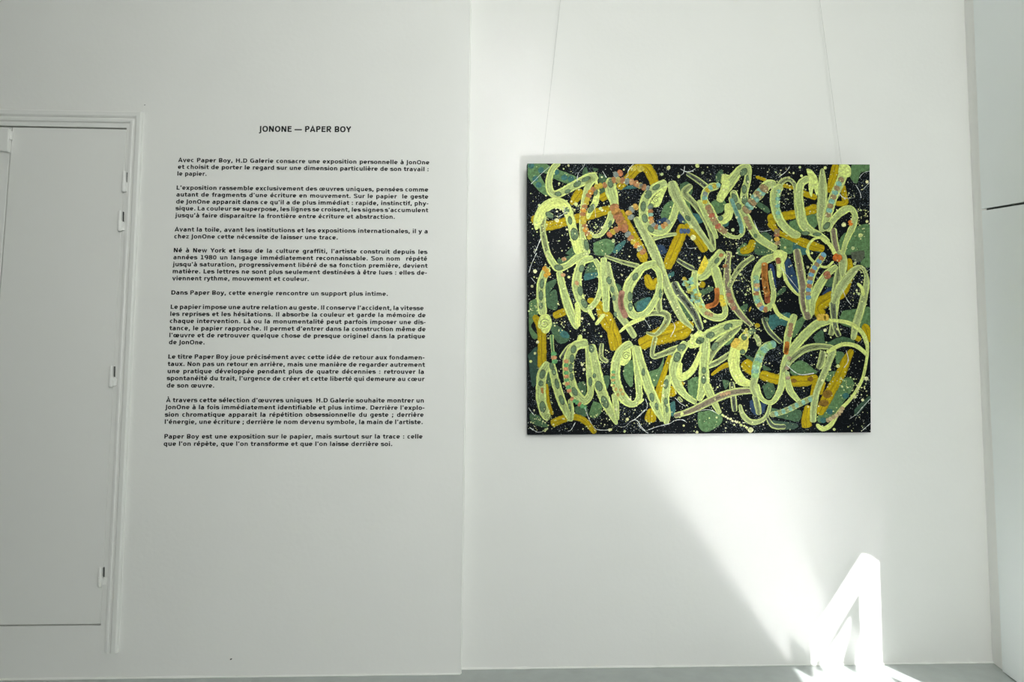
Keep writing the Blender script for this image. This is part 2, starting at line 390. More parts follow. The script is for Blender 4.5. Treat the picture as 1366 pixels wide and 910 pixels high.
    if c == 'A': return [[(.095, 0), (w / 2, CH - .02), (w - .095, 0)], [(.2, .2), (w - .2, .2)]]
    if c in 'BPR':
        r_ = w - .05 - SX; mid = .40
        out = [stem(L, 0, CH), [(L, CH - SY)] + arc(r_ - .17 - (.02 if c == 'B' else 0), (CH + mid - SY) / 2 - .0, .17, (CH - SY - mid + SY) / 2, 90, -90, 8) + [(L, mid - SY)]]
        if c == 'B': out.append([(L, mid - SY)] + arc(r_ - .16, (mid) / 2, .16, (mid - SY - SY) / 2, 90, -90, 8) + [(L, SY)])
        if c == 'R': out.append([(.36, .33), (w - .105, 0)])
        return out
    if c == 'D': return [stem(L, 0, CH), [(L, CH - SY)] + arc(.38, CH / 2, w - .05 - SX - .38, CH / 2 - SY, 90, -90, 12) + [(L, SY)]]
    if c in 'EFL':
        out = [stem(L, 0, CH)]
        if c != 'L': out += [[(L, CH - SY), (w - .06, CH - SY)], [(L, .41), (w - .09, .41)]]
        if c != 'F': out += [[(L, SY), (w - .045, SY)]]
        return out
    if c == 'H': return [stem(L, 0, CH), stem(w - BL, 0, CH), [(L, .40), (w - BL, .40)]]
    if c == 'I': return [stem(w / 2, 0, CH)]
    if c == 'J': return [[(w / 2, CH), (w / 2, -.02)] + arc(w / 2 - .16, -.02, .16, .12, 0, -90, 5) + [(-.04, -.14)]]
    if c == 'N': return [stem(L, 0, CH), stem(w - BL, 0, CH), [(L + .03, CH - .02), (w - BL - .03, .02)]]
    if c == 'O': return [arc(w / 2, CH / 2, w / 2 - .045 - SX, CH / 2 + .012 - SY, 0, 360, 24)]
    if c == 'G': return [arc(w / 2 + .02, CH / 2, w / 2 - .025 - SX, CH / 2 + .012 - SY, 50, 300, 18) + [(w - .155, .12), (w - .155, .34)], [(.45, .34), (w - .07, .34)]]
    if c == 'C': return [arc(w / 2 + .03, CH / 2, w / 2 - .015 - SX, CH / 2 + .012 - SY, 50, 310, 18)]
    if c == 'S': return [[(w - .09, CH - SY - .02)] + arc(.31, .56, .20, .115, 80, 225, 8) + arc(.39, .19, .21, .135, 50, -100, 9) + [(.06, SY + .02)]]
    if c == 'T': return [stem(w / 2, 0, CH), [(.0, CH - SY), (w, CH - SY)]]
    if c == 'Y': return [stem(w / 2, 0, .32), [(.085, CH), (w / 2, .32), (w - .085, CH)]]
    if c == '.': return [stem(w / 2, 0, .17)]
    if c == ',': return [[(w / 2 + .01, .17), (w / 2 - .05, -.12)]]
    if c == ':': return [stem(w / 2, 0, .17), stem(w / 2, .36, .53)]
    if c == ';': return [[(w / 2 + .01, .17), (w / 2 - .05, -.12)], stem(w / 2, .36, .53)]
    if c == '-': return [[(.055, .29), (w - .055, .29)]]
    if c == '\u2014': return [[(0.0, .28), (1.0, .28)]]
    if c == '\u2019': return [[(w / 2 + .02, .73), (w / 2 - .03, .50)]]
    if c == '1': return [stem(.37, 0, CH), [(.13, CH - .07), (.37, CH - .03)], [(.12, SY), (w - .08, SY)]]
    if c == '0': return [arc(w / 2, CH / 2, w / 2 - .046 - SX, CH / 2 + .012 - SY, 0, 360, 22)]
    if c == '8': return [arc(w / 2, .54, .19, .13, 0, 360, 16), arc(w / 2, .21, .215, .155, 0, 360, 16)]
    if c == '9': return [arc(w / 2, .485, .215, .19, 0, 360, 18), arc(w / 2 - .02, .33, .235, .28, 20, -100, 10)]
    return []
ACC = {'\u00e9': ('e', 1), '\u00e8': ('e', -1), '\u00ea': ('e', 0), '\u00e0': ('a', -1), '\u00c0': ('A', -1), '\u00e2': ('a', 0)}
def ribbon(bm, pts, place):
    P = [Vector((x, y)) for x, y in pts]
    P = [p for i, p in enumerate(P) if i == 0 or (p - P[i - 1]).length > 1e-4]
    n = len(P); closed = (P[0] - P[-1]).length < 1e-3
    if closed: P = P[:-1]; n -= 1
    prs = []
    for i in range(n):
        if closed: d0, d1 = (P[i] - P[i - 1]).normalized(), (P[(i + 1) % n] - P[i]).normalized()
        else:
            d0 = (P[i] - P[i - 1]).normalized() if i else (P[1] - P[0]).normalized()
            d1 = (P[i + 1] - P[i]).normalized() if i < n - 1 else d0
        def off(d): return Vector((-d.y * SX, d.x * SY))
        o0, o1 = off(d0), off(d1); nn = (Vector((-d0.y, d0.x)) + Vector((-d1.y, d1.x)))
        nn = nn.normalized() if nn.length > .3 else Vector((-d0.y, d0.x))
        c = max(.55, nn.dot(Vector((-d0.y, d0.x))))
        wid = (o0.length + o1.length) / 2 / c
        prs.append((place(P[i] + nn * wid), place(P[i] - nn * wid)))
    vs_ = [(bm.verts.new(a), bm.verts.new(b)) for a, b in prs]
    for i in range(n if closed else n - 1):
        a, b = vs_[i], vs_[(i + 1) % n]
        bm.faces.new((a[0], a[1], b[1], b[0]))
def set_line(bm, text, pl, pr, em, justify):
    """letters from pl to pr (baseline ends on the wall)"""
    d = (pr - pl); W = d.length; d.normalize(); up = Vector((0, 0, 1)); up = (up - d * up.dot(d)).normalized()
    up = (up + d * 0.004).normalized()
    adv = [ADV[ACC.get(c, (c,))[0]] if c in ACC or c in ADV else .35 for c in text]
    nat = sum(adv) * em; ns = text.count(' ')
    if justify: sp, kx = (W - sum(a for a, c in zip(adv, text) if c != ' ') * em) / max(ns, 1) / em, 1.0
    else: sp, kx = .348, W / nat
    x = 0.0
    for c, a in zip(text, adv):
        if c == ' ': x += sp * kx; continue
        base, acc = ACC.get(c, (c, None))
        place = lambda q, x=x: pl + d * ((x + q.x * kx) * em) + up * (q.y * em)
        for st in glyph(base): ribbon(bm, st, place)
        if acc is not None:
            w = ADV[base]; h = CH + .06 if base == 'A' else .62; k = w / 2
            if acc == 1: st = [[(k - .03, h), (k + .11, h + .15)]]
            elif acc == -1: st = [[(k + .03, h), (k - .11, h + .15)]]
            else: st = [[(k - .14, h + .01), (k, h + .12), (k + .14, h + .01)]]
            for s_ in st: ribbon(bm, s_, place)
        x += a * kx
K = 3.415
TITLE = ("JONONE \u2014 PAPER BOY", 498, 88, 917, 90)
A_, B_ = 150, 370
EM = 0.0219
PARAS = [
 (A_, [("Avec Paper Boy, H.D Galerie consacre une exposition personnelle \u00e0 JonOne", 128, 226, 1274, 237, 1), ("et choisit de porter le regard sur une dimension particuli\u00e8re de son travail :", 126, 257, 1272, 268, 1), ("le papier.", 123, 288, 260, 289, 0)]),
 (A_, [("L\u2019exposition rassemble exclusivement des \u0153uvres uniques, pens\u00e9es comme", 119, 352, 1269, 361, 1), ("autant de fragments d\u2019une \u00e9criture en mouvement. Sur le papier  le geste", 119, 383, 1269, 393, 1), ("de JonOne apparait dans ce qu\u2019il a de plus imm\u00e9diat : rapide, instinctif, phy-", 118, 415, 1270, 424, 1), ("sique. La couleur se superpose, les lignes se croisent, les signes s\u2019accumulent", 116, 446, 1268, 455, 1), ("jusqu\u2019\u00e0 faire disparaitre la fronti\u00e8re entre \u00e9criture et abstraction.", 115, 478, 1118, 485, 0)]),
 (A_, [("Avant la toile, avant les institutions et les expositions internationales, il y a", 112, 542, 1267, 551, 1), ("chez JonOne cette n\u00e9cessite de laisser une trace.", 109, 574, 858, 579, 0)]),
 (A_, [("N\u00e9 \u00e0 New York et issu de la culture graffiti, l\u2019artiste construit depuis les", 106, 637, 1264, 645, 1), ("ann\u00e9es 1980 un langage imm\u00e9diatement reconnaissable. Son nom  r\u00e9p\u00e9t\u00e9", 105, 669, 1264, 676, 1), ("jusqu\u2019\u00e0 saturation, progressivement lib\u00e9r\u00e9 de sa fonction premi\u00e8re, devient", 104, 701, 1265, 708, 1), ("mati\u00e8re. Les lettres ne sont plus seulement destin\u00e9es \u00e0 \u00eatre lues : elles de-", 101, 733, 1263, 740, 1), ("viennent rythme, mouvement et couleur.", 101, 765, 726, 768, 0)]),
 (A_, [("Dans Paper Boy, cette energie rencontre un support plus intime.", 95, 830, 1086, 836, 0)]),
 (B_, [("Le papier impose une autre relation au geste. Il conserve l\u2019accident, la vitesse", 92, 144, 1248, 150, 1), ("les reprises et les h\u00e9sitations. Il absorbe la couleur et garde la m\u00e9moire de", 90, 176, 1257, 182, 1), ("chaque intervention. L\u00e0 ou la monumentalit\u00e9 peut parfois imposer une dis-", 89, 208, 1257, 214, 1), ("tance, le papier rapproche. Il permet d\u2019entrer dans la construction m\u00eame de", 88, 241, 1257, 246, 1), ("l\u2019\u0153uvre et de retrouver quelque chose de presque originel dans la pratique", 86, 273, 1255, 278, 1), ("de JonOne.", 85, 305, 251, 306, 0)]),
 (B_, [("Le titre Paper Boy joue pr\u00e9cis\u00e9ment avec cette id\u00e9e de retour aux fondamen-", 81, 371, 1252, 375, 1), ("taux. Non pas un retour en arri\u00e8re, mais une mani\u00e8re de regarder autrement", 80, 404, 1253, 408, 1), ("une pratique d\u00e9velopp\u00e9e pendant plus de quatre d\u00e9cennies : retrouver la", 78, 437, 1250, 440, 1), ("spontan\u00e9it\u00e9 du trait, l\u2019urgence de cr\u00e9er et cette libert\u00e9 qui demeure au c\u0153ur", 76, 469, 1251, 473, 1), ("de son \u0153uvre.", 75, 502, 295, 503, 0)]),
 (B_, [("\u00c0 travers cette s\u00e9lection d\u2019\u0153uvres uniques  H.D Galerie souhaite montrer un", 73, 569, 1250, 571, 1), ("JonOne \u00e0 la fois imm\u00e9diatement identifiable et plus intime. Derri\u00e8re l\u2019explo-", 70, 601, 1252, 604, 1), ("sion chromatique apparait la r\u00e9p\u00e9tition obsessionnelle du geste ; derri\u00e8re", 67, 635, 1248, 636, 1), ("l\u2019\u00e9nergie, une \u00e9criture ; derri\u00e8re le nom devenu symbole, la main de l\u2019artiste.", 65, 668, 1245, 669, 1)]),
 (B_, [("Paper Boy est une exposition sur le papier, mais surtout sur la trace : celle", 63, 735, 1243, 735, 1), ("que l\u2019on r\u00e9p\u00e8te, que l\u2019on transforme et que l\u2019on laisse derri\u00e8re soi.", 61, 768, 1106, 769, 0)]),
]
wt = thing('wall_text', 'black printed exhibition text in French on the white wall between door and painting', 'wall text')
YT = YL - 0.0006
def wall_pt(cx, cy, oy): return on_y(200 + cx / K, oy + cy / K, YT)
bm = bmesh.new()
t_, x0, y0, x1, y1 = TITLE
set_line(bm, t_, wall_pt(x0, y0, A_), wall_pt(x1, y1, A_), 0.0305, 0)
tt = obj('title', bm, M_INK, wt); tt['label'] = 'bold capital heading above the paragraphs'
for oy, lines in PARAS:
    bm = bmesh.new()
    for t_, x0, y0, x1, y1, j in lines:
        set_line(bm, t_, wall_pt(x0, y0, oy), wall_pt(x1, y1, oy), EM, j)
    obj('paragraph', bm, M_INK, wt)
# two small scuffs on the wall
for nm, px, py, rr, lb in (('scuff_mark', 193.2, 140, 0.0022, 'tiny dark dot on the wall above the corner of the door frame'), ('scuff_mark', 308.3, 879.5, 0.0036, 'small grey scuff low on the wall below the printed text')):
    c = on_y(px, py, YL - 0.0004); bm = bmesh.new()
    vv = [bm.verts.new((c.x + rr * (1.3 if i % 3 else .8) * math.cos(i * PI / 5), c.y, c.z + rr * .8 * math.sin(i * PI / 5 + .5))) for i in range(10)]
    bm.faces.new(vv); o = obj(nm, bm, M_MARK); o['label'] = lb; o['category'] = 'scuff'

# ------------------------------------------------------------------ painting
PD_T, PD_B = 0.082, 0.036                                # how far the face stands off the wall at top and bottom
TL, TR = on_y(703.3, 218, -PD_T), on_y(1160.2, 219.3, -PD_T)
BL_, BR_ = on_y(703.6, 580.3, -PD_B), on_y(1161.8, 577, -PD_B)
PN = (TR - BL_).cross(TL - BR_).normalized()
if PN.y > 0: PN.negate()
P0 = (TL + TR + BL_ + BR_) / 4
PU = (TR - TL + BR_ - BL_).normalized(); PV = PN.cross(PU)
if PV.z < 0: PV.negate()
base = (BL_ + BR_) / 2
painting = thing('painting', 'large green, ochre and black abstract canvas of looping brushstrokes, hung on the white wall', 'painting')
painting.location = base
bpy.context.view_layer.update()
def local(p): return Vector(p) - base
def pp(px, py, h=0.0):
    return local(hit(px, py, P0, PN) + PN * h)
M_CANVAS = mat('black_speckled_canvas', lin((8, 13, 17)), 0.6, 0.08)
nt = M_CANVAS.node_tree; bs = nt.nodes['Principled BSDF']
tc = nt.nodes.new('ShaderNodeTexCoord'); prev = None
for sc, th, colr in ((210, 0.15, (0.14, 0.17, 0.21)), (120, 0.11, (0.48, 0.52, 0.44))):
    v = nt.nodes.new('ShaderNodeTexVoronoi'); v.inputs['Scale'].default_value = sc; v.inputs['Randomness'].default_value = 1
    nt.links.new(tc.outputs['Object'], v.inputs['Vector'])
    n = nt.nodes.new('ShaderNodeTexNoise'); n.inputs['Scale'].default_value = 9 if sc > 150 else 14
    nt.links.new(tc.outputs['Object'], n.inputs['Vector'])
    mr = nt.nodes.new('ShaderNodeMapRange'); mr.inputs[1].default_value = 0.36; mr.inputs[2].default_value = 0.62; mr.inputs[3].default_value = 0.05; mr.inputs[4].default_value = th * 1.7
    nt.links.new(n.outputs['Fac'], mr.inputs['Value'])
    lt_ = nt.nodes.new('ShaderNodeMath'); lt_.operation = 'LESS_THAN'
    nt.links.new(v.outputs['Distance'], lt_.inputs[0]); nt.links.new(mr.outputs['Result'], lt_.inputs[1])
    mx = nt.nodes.new('ShaderNodeMix'); mx.data_type = 'RGBA'
    mx.inputs['A'].default_value = (*lin((8, 13, 17)), 1); mx.inputs['B'].default_value = (*colr, 1)
    if prev: nt.links.new(prev, mx.inputs['A'])
    nt.links.new(lt_.outputs[0], mx.inputs['Factor']); prev = mx.outputs['Result']
nt.links.new(prev, bs.inputs['Base Color'])
M_EDGE = mat('canvas_edge', lin((40, 46, 44)), 0.6, 0.2, noise=0.4, nscale=30)
# stretched canvas: face, turned edges, back
cq = [local(q) for q in (BL_, BR_, TR, TL)]
bm = bmesh.new(); hexa(bm, cq, [q - PN * 0.030 for q in cq])
fix(bm)
bmesh.ops.bevel(bm, geom=[e for e in bm.edges], offset=0.0015, segments=2, affect='EDGES', profile=.5)
obj('canvas', bm, M_CANVAS, painting)

# paint: every stroke is a ribbon with its own colours, a hair above the one beneath
M_PAINT = bpy.data.materials.new('brushed_paint'); M_PAINT.use_nodes = True
nt = M_PAINT.node_tree; bs = nt.nodes['Principled BSDF']; bs.inputs['Roughness'].default_value = .6; bs.inputs['Specular IOR Level'].default_value = .15
at = nt.nodes.new('ShaderNodeVertexColor'); at.layer_name = 'paint'
uv = nt.nodes.new('ShaderNodeUVMap'); uv.uv_map = 'stroke'
n1 = nt.nodes.new('ShaderNodeTexNoise'); n1.inputs['Scale'].default_value = 1.0; n1.inputs['Detail'].default_value = 6; n1.inputs['Roughness'].default_value = .65
nt.links.new(uv.outputs['UV'], n1.inputs['Vector'])
mr = nt.nodes.new('ShaderNodeMapRange'); mr.inputs[1].default_value = .3; mr.inputs[2].default_value = .7; mr.inputs[3].default_value = .50; mr.inputs[4].default_value = 1.26
nt.links.new(n1.outputs['Fac'], mr.inputs['Value'])
mx = nt.nodes.new('ShaderNodeVectorMath'); mx.operation = 'SCALE'
tc = nt.nodes.new('ShaderNodeTexCoord'); n3 = nt.nodes.new('ShaderNodeTexNoise'); n3.inputs['Scale'].default_value = 170; n3.inputs['Detail'].default_value = 3
nt.links.new(tc.outputs['Object'], n3.inputs['Vector'])
m3 = nt.nodes.new('ShaderNodeMapRange'); m3.inputs[1].default_value = .32; m3.inputs[2].default_value = .62; m3.inputs[3].default_value = .78; m3.inputs[4].default_value = 1.16
nt.links.new(n3.outputs['Fac'], m3.inputs['Value'])
mm = nt.nodes.new('ShaderNodeMath'); mm.operation = 'MULTIPLY'
nt.links.new(mr.outputs['Result'], mm.inputs[0]); nt.links.new(m3.outputs['Result'], mm.inputs[1])
nt.links.new(at.outputs['Color'], mx.inputs[0]); nt.links.new(mm.outputs[0], mx.inputs['Scale'])
nt.links.new(mx.outputs[0], bs.inputs['Base Color'])
n2 = nt.nodes.new('ShaderNodeTexNoise'); n2.inputs['Scale'].default_value = 1.7; n2.inputs['Detail'].default_value = 5
nt.links.new(uv.outputs['UV'], n2.inputs['Vector'])
sb = nt.nodes.new('ShaderNodeMath'); sb.operation = 'SUBTRACT'
nt.links.new(at.outputs['Alpha'], sb.inputs[0]); nt.links.new(n2.outputs['Fac'], sb.inputs[1])
al = nt.nodes.new('ShaderNodeMapRange'); al.inputs[1].default_value = -.06; al.inputs[2].default_value = .06
nt.links.new(sb.outputs[0], al.inputs['Value']); nt.links.new(al.outputs['Result'], bs.inputs['Alpha'])

GAIN = 1.06
def C(r, g, b, a=1.0):
    l = lin((r, g, b)); return (min(l[0] * GAIN, .93), min(l[1] * GAIN, .93), min(l[2] * GAIN, .93), a)
OX = {1: 700, 2: 850, 3: 1005}
def T(t, x, y):
    return OX[(t - 1) % 3 + 1] + x / 7.0, (210, 335, 455)[(t - 1) // 3] + y / 7.0
class Layer:
    def __init__(self): self.bm = bmesh.new(); self.cl = self.bm.loops.layers.float_color.new('paint'); self.uv = self.bm.loops.layers.uv.new('stroke')
    def build(self, name, label=None):
        o = obj(name, self.bm, M_PAINT, painting)
        if label: o['label'] = label
        return o
HT = [0.0003]
def up_h(): HT[0] += 0.000016; return HT[0]
PXL, PXR, PYT, PYB = 703.9, 1161.0, 218.9, 579.5
def clampxy(x, y):
    yt = 218.4 + (x - 703) * 0.0028; yb = 579.9 - (x - 703) * 0.0072
    return min(max(x, 703.9), 1160.0 + (y - 219) * .0042), min(max(y, yt), yb)
def spl(pts, step=2.2):
    """smooth curve through (x, y, w) points"""
    out = []; n = len(pts)
    for i in range(n - 1):
        p0, p1, p2, p3 = pts[max(i - 1, 0)], pts[i], pts[i + 1], pts[min(i + 2, n - 1)]
        L = math.hypot(p2[0] - p1[0], p2[1] - p1[1]); m = max(2, int(L / step))
        for k in range(m):
            t = k / m
            out.append(tuple(.5 * (2 * b + (c - a) * t + (2 * a - 5 * b + 4 * c - d) * t * t + (3 * b - a - 3 * c + d) * t ** 3) for a, b, c, d in zip(p0, p1, p2, p3)))
    out.append(pts[-1]); return out
def stroke(ly, t, spec, cols, wk=1.0, rough=.06, caps=True):
    """spec 'x,y,w x,y,w' in tile units; cols: list of (position across 0..1, colour)"""
    pts = []; w = 60
    for tok in spec.split():
        q = [float(v) for v in tok.split(',')]
        if len(q) > 2: w = q[2]
        x, y = T(t, q[0], q[1]); pts.append((x, y, w / 7.0 * wk))
    c = spl(pts); h = up_h(); rows = []; ln = 0; off = random.random() * 90
    n = len(c)
    for i, (x, y, w) in enumerate(c):
        a, b = c[max(i - 1, 0)], c[min(i + 1, n - 1)]
        tx, ty = b[0] - a[0], b[1] - a[1]; L = math.hypot(tx, ty) or 1; nx, ny = -ty / L, tx / L
        if i: ln += math.hypot(x - c[i - 1][0], y - c[i - 1][1])
        e = 1.0
        if caps:
            dd = min(i, n - 1 - i) * 2.2 / max(w / 2, .5)
            if dd < 1: e = .35 + .65 * math.sqrt(max(0, 1 - (1 - dd) ** 2))
        e *= 1 + random.uniform(-rough, rough)
        row = []
        for u, col in cols:
            k = (u - .5) * w * e
            qx, qy = clampxy(x + nx * k, y + ny * k)
            row.append((ly.bm.verts.new(pp(qx, qy, h)), col, (u * w * .8 + off, ln * .06 + off)))
        rows.append(row)
    for r0, r1 in zip(rows, rows[1:]):
        for k in range(len(cols) - 1):
            quad = (r0[k], r0[k + 1], r1[k + 1], r1[k])
            try: f = ly.bm.faces.new([q[0] for q in quad])
            except ValueError: continue
            for lp, q in zip(f.loops, quad): lp[ly.cl] = q[1]; lp[ly.uv].uv = q[2]
def blob(ly, pts, col, jag=.0, h=None):
    """filled outline, points in photograph pixels"""
    h = h or up_h(); off = random.random() * 90
    vv = []
    for x, y in pts:
        x, y = clampxy(x + random.uniform(-jag, jag), y + random.uniform(-jag, jag)); vv.append((ly.bm.verts.new(pp(x, y, h)), (x * .22 + off, y * .22 + off)))
    f = ly.bm.faces.new([v[0] for v in vv])
    for lp, v in zip(f.loops, vv): lp[ly.cl] = col; lp[ly.uv].uv = v[1]
def patch(ly, t, spec, col):
    pts = [T(t, *map(float, q.split(','))) for q in spec.split()]
    n = len(pts); ring = spl([(x, y, 0) for x, y in pts + pts[:1]], 2.5)[:-1]
    blob(ly, [(a, b) for a, b, _ in ring], col, .35)
def disc(ly, x, y, rx, ry, col, ang=0.0, n=9, jag=.12, lift=0):
    ca, sa = math.cos(ang), math.sin(ang); pts = []
    for i in range(n):
        a = 2 * PI * i / n; k = 1 + random.uniform(-jag, jag)
        u, v = rx * k * math.cos(a), ry * k * math.sin(a); pts.append((x + u * ca - v * sa, y + u * sa + v * ca))
    blob(ly, pts, col, 0, HT[0] + 0.00002 + lift * 0.00002)
GREEN, GREEN2, TEAL, BLUE = C(88, 122, 78), C(68, 98, 68), C(56, 104, 100), C(40, 62, 90)
OC, OCD = C(172, 150, 2), C(126, 108, 8)
OCH = [(0, OCD), (.12, OC), (.45, C(182, 160, 4)), (.52, C(130, 110, 8)), (.6, OC), (.9, OC), (1, OCD)]
LE, LM, LD, LI = C(206, 220, 128), C(176, 194, 122), C(120, 134, 84, .9), C(160, 174, 112, .74)
LIME = [(0, LD), (.04, LE), (.15, LE), (.21, LM), (.27, LI), (.40, LM), (.5, LI), (.62, LM), (.73, LI), (.79, LM), (.86, LE), (.96, LE), (1, LD)]
FULL = [(0, LD), (.06, LE), (.35, C(204, 216, 124)), (.65, C(208, 218, 126)), (.94, LE), (1, LD)]
def tint(r, g, b, a=.56):
    return [(0, C(150, 164, 104, .9)), (.06, C(198, 210, 126)), (.16, C(190, 204, 126)), (.24, C(r, g, b, .8)), (.4, C(r * .9, g * .9, b * .9, a)), (.6, C(r * .85, g * .85, b * .85, a)), (.78, C(r, g, b, .8)), (.86, C(186, 200, 124)), (.95, C(190, 204, 128)), (1, C(140, 152, 100, .9))]
DRY = tint(146, 158, 108); PALE = tint(170, 184, 124, .7); PINK = tint(140, 128, 106, .62); DUSK = tint(104, 112, 96, .5)
OVAL = C(98, 122, 90)
TQ, BR, OG, YL_, GN, GB = C(128, 176, 156), C(152, 130, 92), C(166, 116, 72), C(186, 166, 52), C(98, 160, 100), C(128, 140, 132)

# -- first layer: green and teal grounds
u = Layer()
for t, s, c in [
 (1, "27,52 180,50 240,85 480,180 480,215 420,250 250,190 215,160 140,150 215,300 215,360 140,320 60,230 27,170", GREEN),
 (1, "640,100 690,110 650,135", GREEN2), (1, "870,310 980,260 1060,250 1060,285 930,300", TEAL), (1, "820,890 850,830 940,770 930,820 860,895", TEAL), (1, "690,150 770,190 760,330 700,330", GREEN2),
 (1, "380,900 450,830 520,800 560,900 480,930", GREEN2), (1, "640,800 760,760 840,800 800,900 660,910", GREEN), (1, "545,110 575,90 590,160 540,180", GREEN2),
 (2, "250,450 330,400 480,380 500,480 560,600 470,640 380,560 300,600 220,560", GREEN), (2, "180,590 260,560 280,590 200,625", BLUE), (2, "400,250 470,230 520,300 470,400 400,350", GREEN2),
 (2, "370,540 430,520 440,600 400,610", BLUE), (2, "690,420 780,380 830,440 780,520 700,500", GREEN), (2, "510,520 600,540 620,600 540,620", TEAL), (2, "160,830 240,820 270,890 200,900", BLUE), (2, "730,170 790,110 800,200 740,240", GREEN2), (2, "110,90 150,80 140,140", GREEN),
 (2, "780,620 850,590 850,640 800,650", TEAL), (2, "930,860 1010,800 1050,910 940,910", GREEN),
 (3, "920,63 1000,62 1084,63 1084,120 1000,150 965,245 900,180", GREEN), (3, "950,650 1085,640 1085,910 960,905 800,900 820,740", GREEN), (3, "340,600 430,570 590,530 590,640 480,700 340,670", GREEN), (3, "250,760 350,720 380,880 260,890", GREEN),
 (3, "30,400 150,480 130,520 20,440", GREEN2), (3, "40,290 110,260 90,380 30,400", GREEN2), (3, "370,800 500,790 520,900 380,900", TEAL), (3, "540,860 620,840 620,890", TEAL), (3, "10,740 120,700 200,800 190,900 20,900", GREEN2),
 (4, "40,480 110,450 125,590 60,700 120,790 90,825 42,740", GREEN), (4, "240,660 300,690 420,790 390,850 320,860 260,780", GREEN2), (4, "320,730 400,760 410,810 340,800", TEAL), (4, "560,200 610,110 690,90 680,230 560,270", GREEN2), (4, "560,210 680,200 680,240 560,275", TEAL), (4, "1020,490 1120,440 1120,560 1040,540", GREEN2), (4, "200,420 290,360 300,540 210,520", GREEN2), (4, "840,300 900,330 880,440", GREEN2), (4, "300,80 430,40 440,70 330,130", GREEN2), (4, "190,300 300,270 200,420", GREEN2),
 (5, "0,480 120,430 110,530 0,560", TEAL), (5, "380,460 450,520 520,600 480,650 420,560", GREEN2), (5, "580,370 700,330 700,370 590,420", GREEN2), (5, "280,230 340,190 340,230 290,260", TEAL), (5, "720,820 900,740 890,840 820,880", GREEN), (5, "930,540 1030,490 1010,570 940,580", GREEN2),
 (6, "830,560 960,540 1085,530 1085,700 980,720 850,700 800,650", GREEN), (6, "150,600 340,580 330,700 240,690 180,740 140,690", TEAL), (6, "290,120 330,60 380,180 425,300 420,390 370,360 300,260", C(38, 64, 92)), (6, "150,120 190,150 215,380 180,420 160,260", C(36, 56, 96)), (6, "640,400 700,340 750,350 720,400 650,410", BLUE), (6, "640,290 760,240 760,330 680,330", GREEN2), (6, "360,690 480,600 460,690 370,810", GREEN), (6, "560,800 640,740 660,850 590,870", GREEN2), (6, "700,850 830,800 950,850 800,880", GREEN2), (6, "200,440 300,370 280,340 210,400", GREEN2),
 (6, "910,10 1030,0 1020,80 960,105 915,60", C(84, 92, 74)), (6, "1085,10 1085,150 1000,120 1040,60", GREEN),
 (7, "640,560 720,600 700,690 640,720 600,690", GREEN), (7, "50,670 130,700 220,800 120,790 50,740", GREEN2), (7, "930,240 1010,180 1005,420 960,400 920,310", GREEN), (7, "460,620 560,590 590,690 500,700", GREEN2), (7, "30,130 120,60 120,330 70,420", C(46, 74, 62)), (7, "690,330 790,330 770,450 720,460", GREEN2), (7, "490,400 560,380 570,500 510,520", GREEN2), (7, "200,290 250,270 250,420 210,400", GREEN2),
 (8, "100,290 200,250 252,140 230,290 180,420 120,420", GREEN), (8, "470,370 570,340 565,540 485,500", GREEN), (8, "565,670 680,650 790,700 775,780 640,850 570,790", GREEN), (8, "310,580 350,560 350,690 310,690", TEAL), (8, "1000,130 1110,170 1080,230", GREEN2), (8, "1050,560 1120,540 1120,690 1060,650", BLUE), (8, "790,360 860,380 820,450", GREEN2),
 (9, "680,640 760,480 800,380 900,340 935,420 850,560 760,680 700,745 610,760 600,700", GREEN), (9, "340,240 440,180 560,260 590,300 400,320 350,310", GREEN), (9, "130,620 260,640 440,650 420,750 300,730 190,700", GREEN2), (9, "760,100 840,110 850,200 780,230", GREEN), (9, "80,420 170,380 200,480 130,540", GREEN2), (9, "20,600 110,560 100,660 40,690", BLUE), (9, "90,220 170,270 90,270", GREEN2), (9, "140,740 400,770 390,820 200,820", C(62, 86, 72)), (9, "940,640 1080,510 1090,540 960,700", C(58, 84, 66)), (9, "560,20 650,0 760,30 620,60", GREEN2), (9, "650,300 800,280 700,380", GREEN)]:
    patch(u, t, s, c)
for t, x, y in [(1, 60, 80), (1, 150, 120), (1, 290, 140), (1, 370, 190), (1, 130, 260), (1, 430, 200), (1, 100, 200), (9, 710, 660), (9, 650, 740), (9, 860, 510)]:
    disc(u, *T(t, x, y), 4.4, 4.0, TEAL)

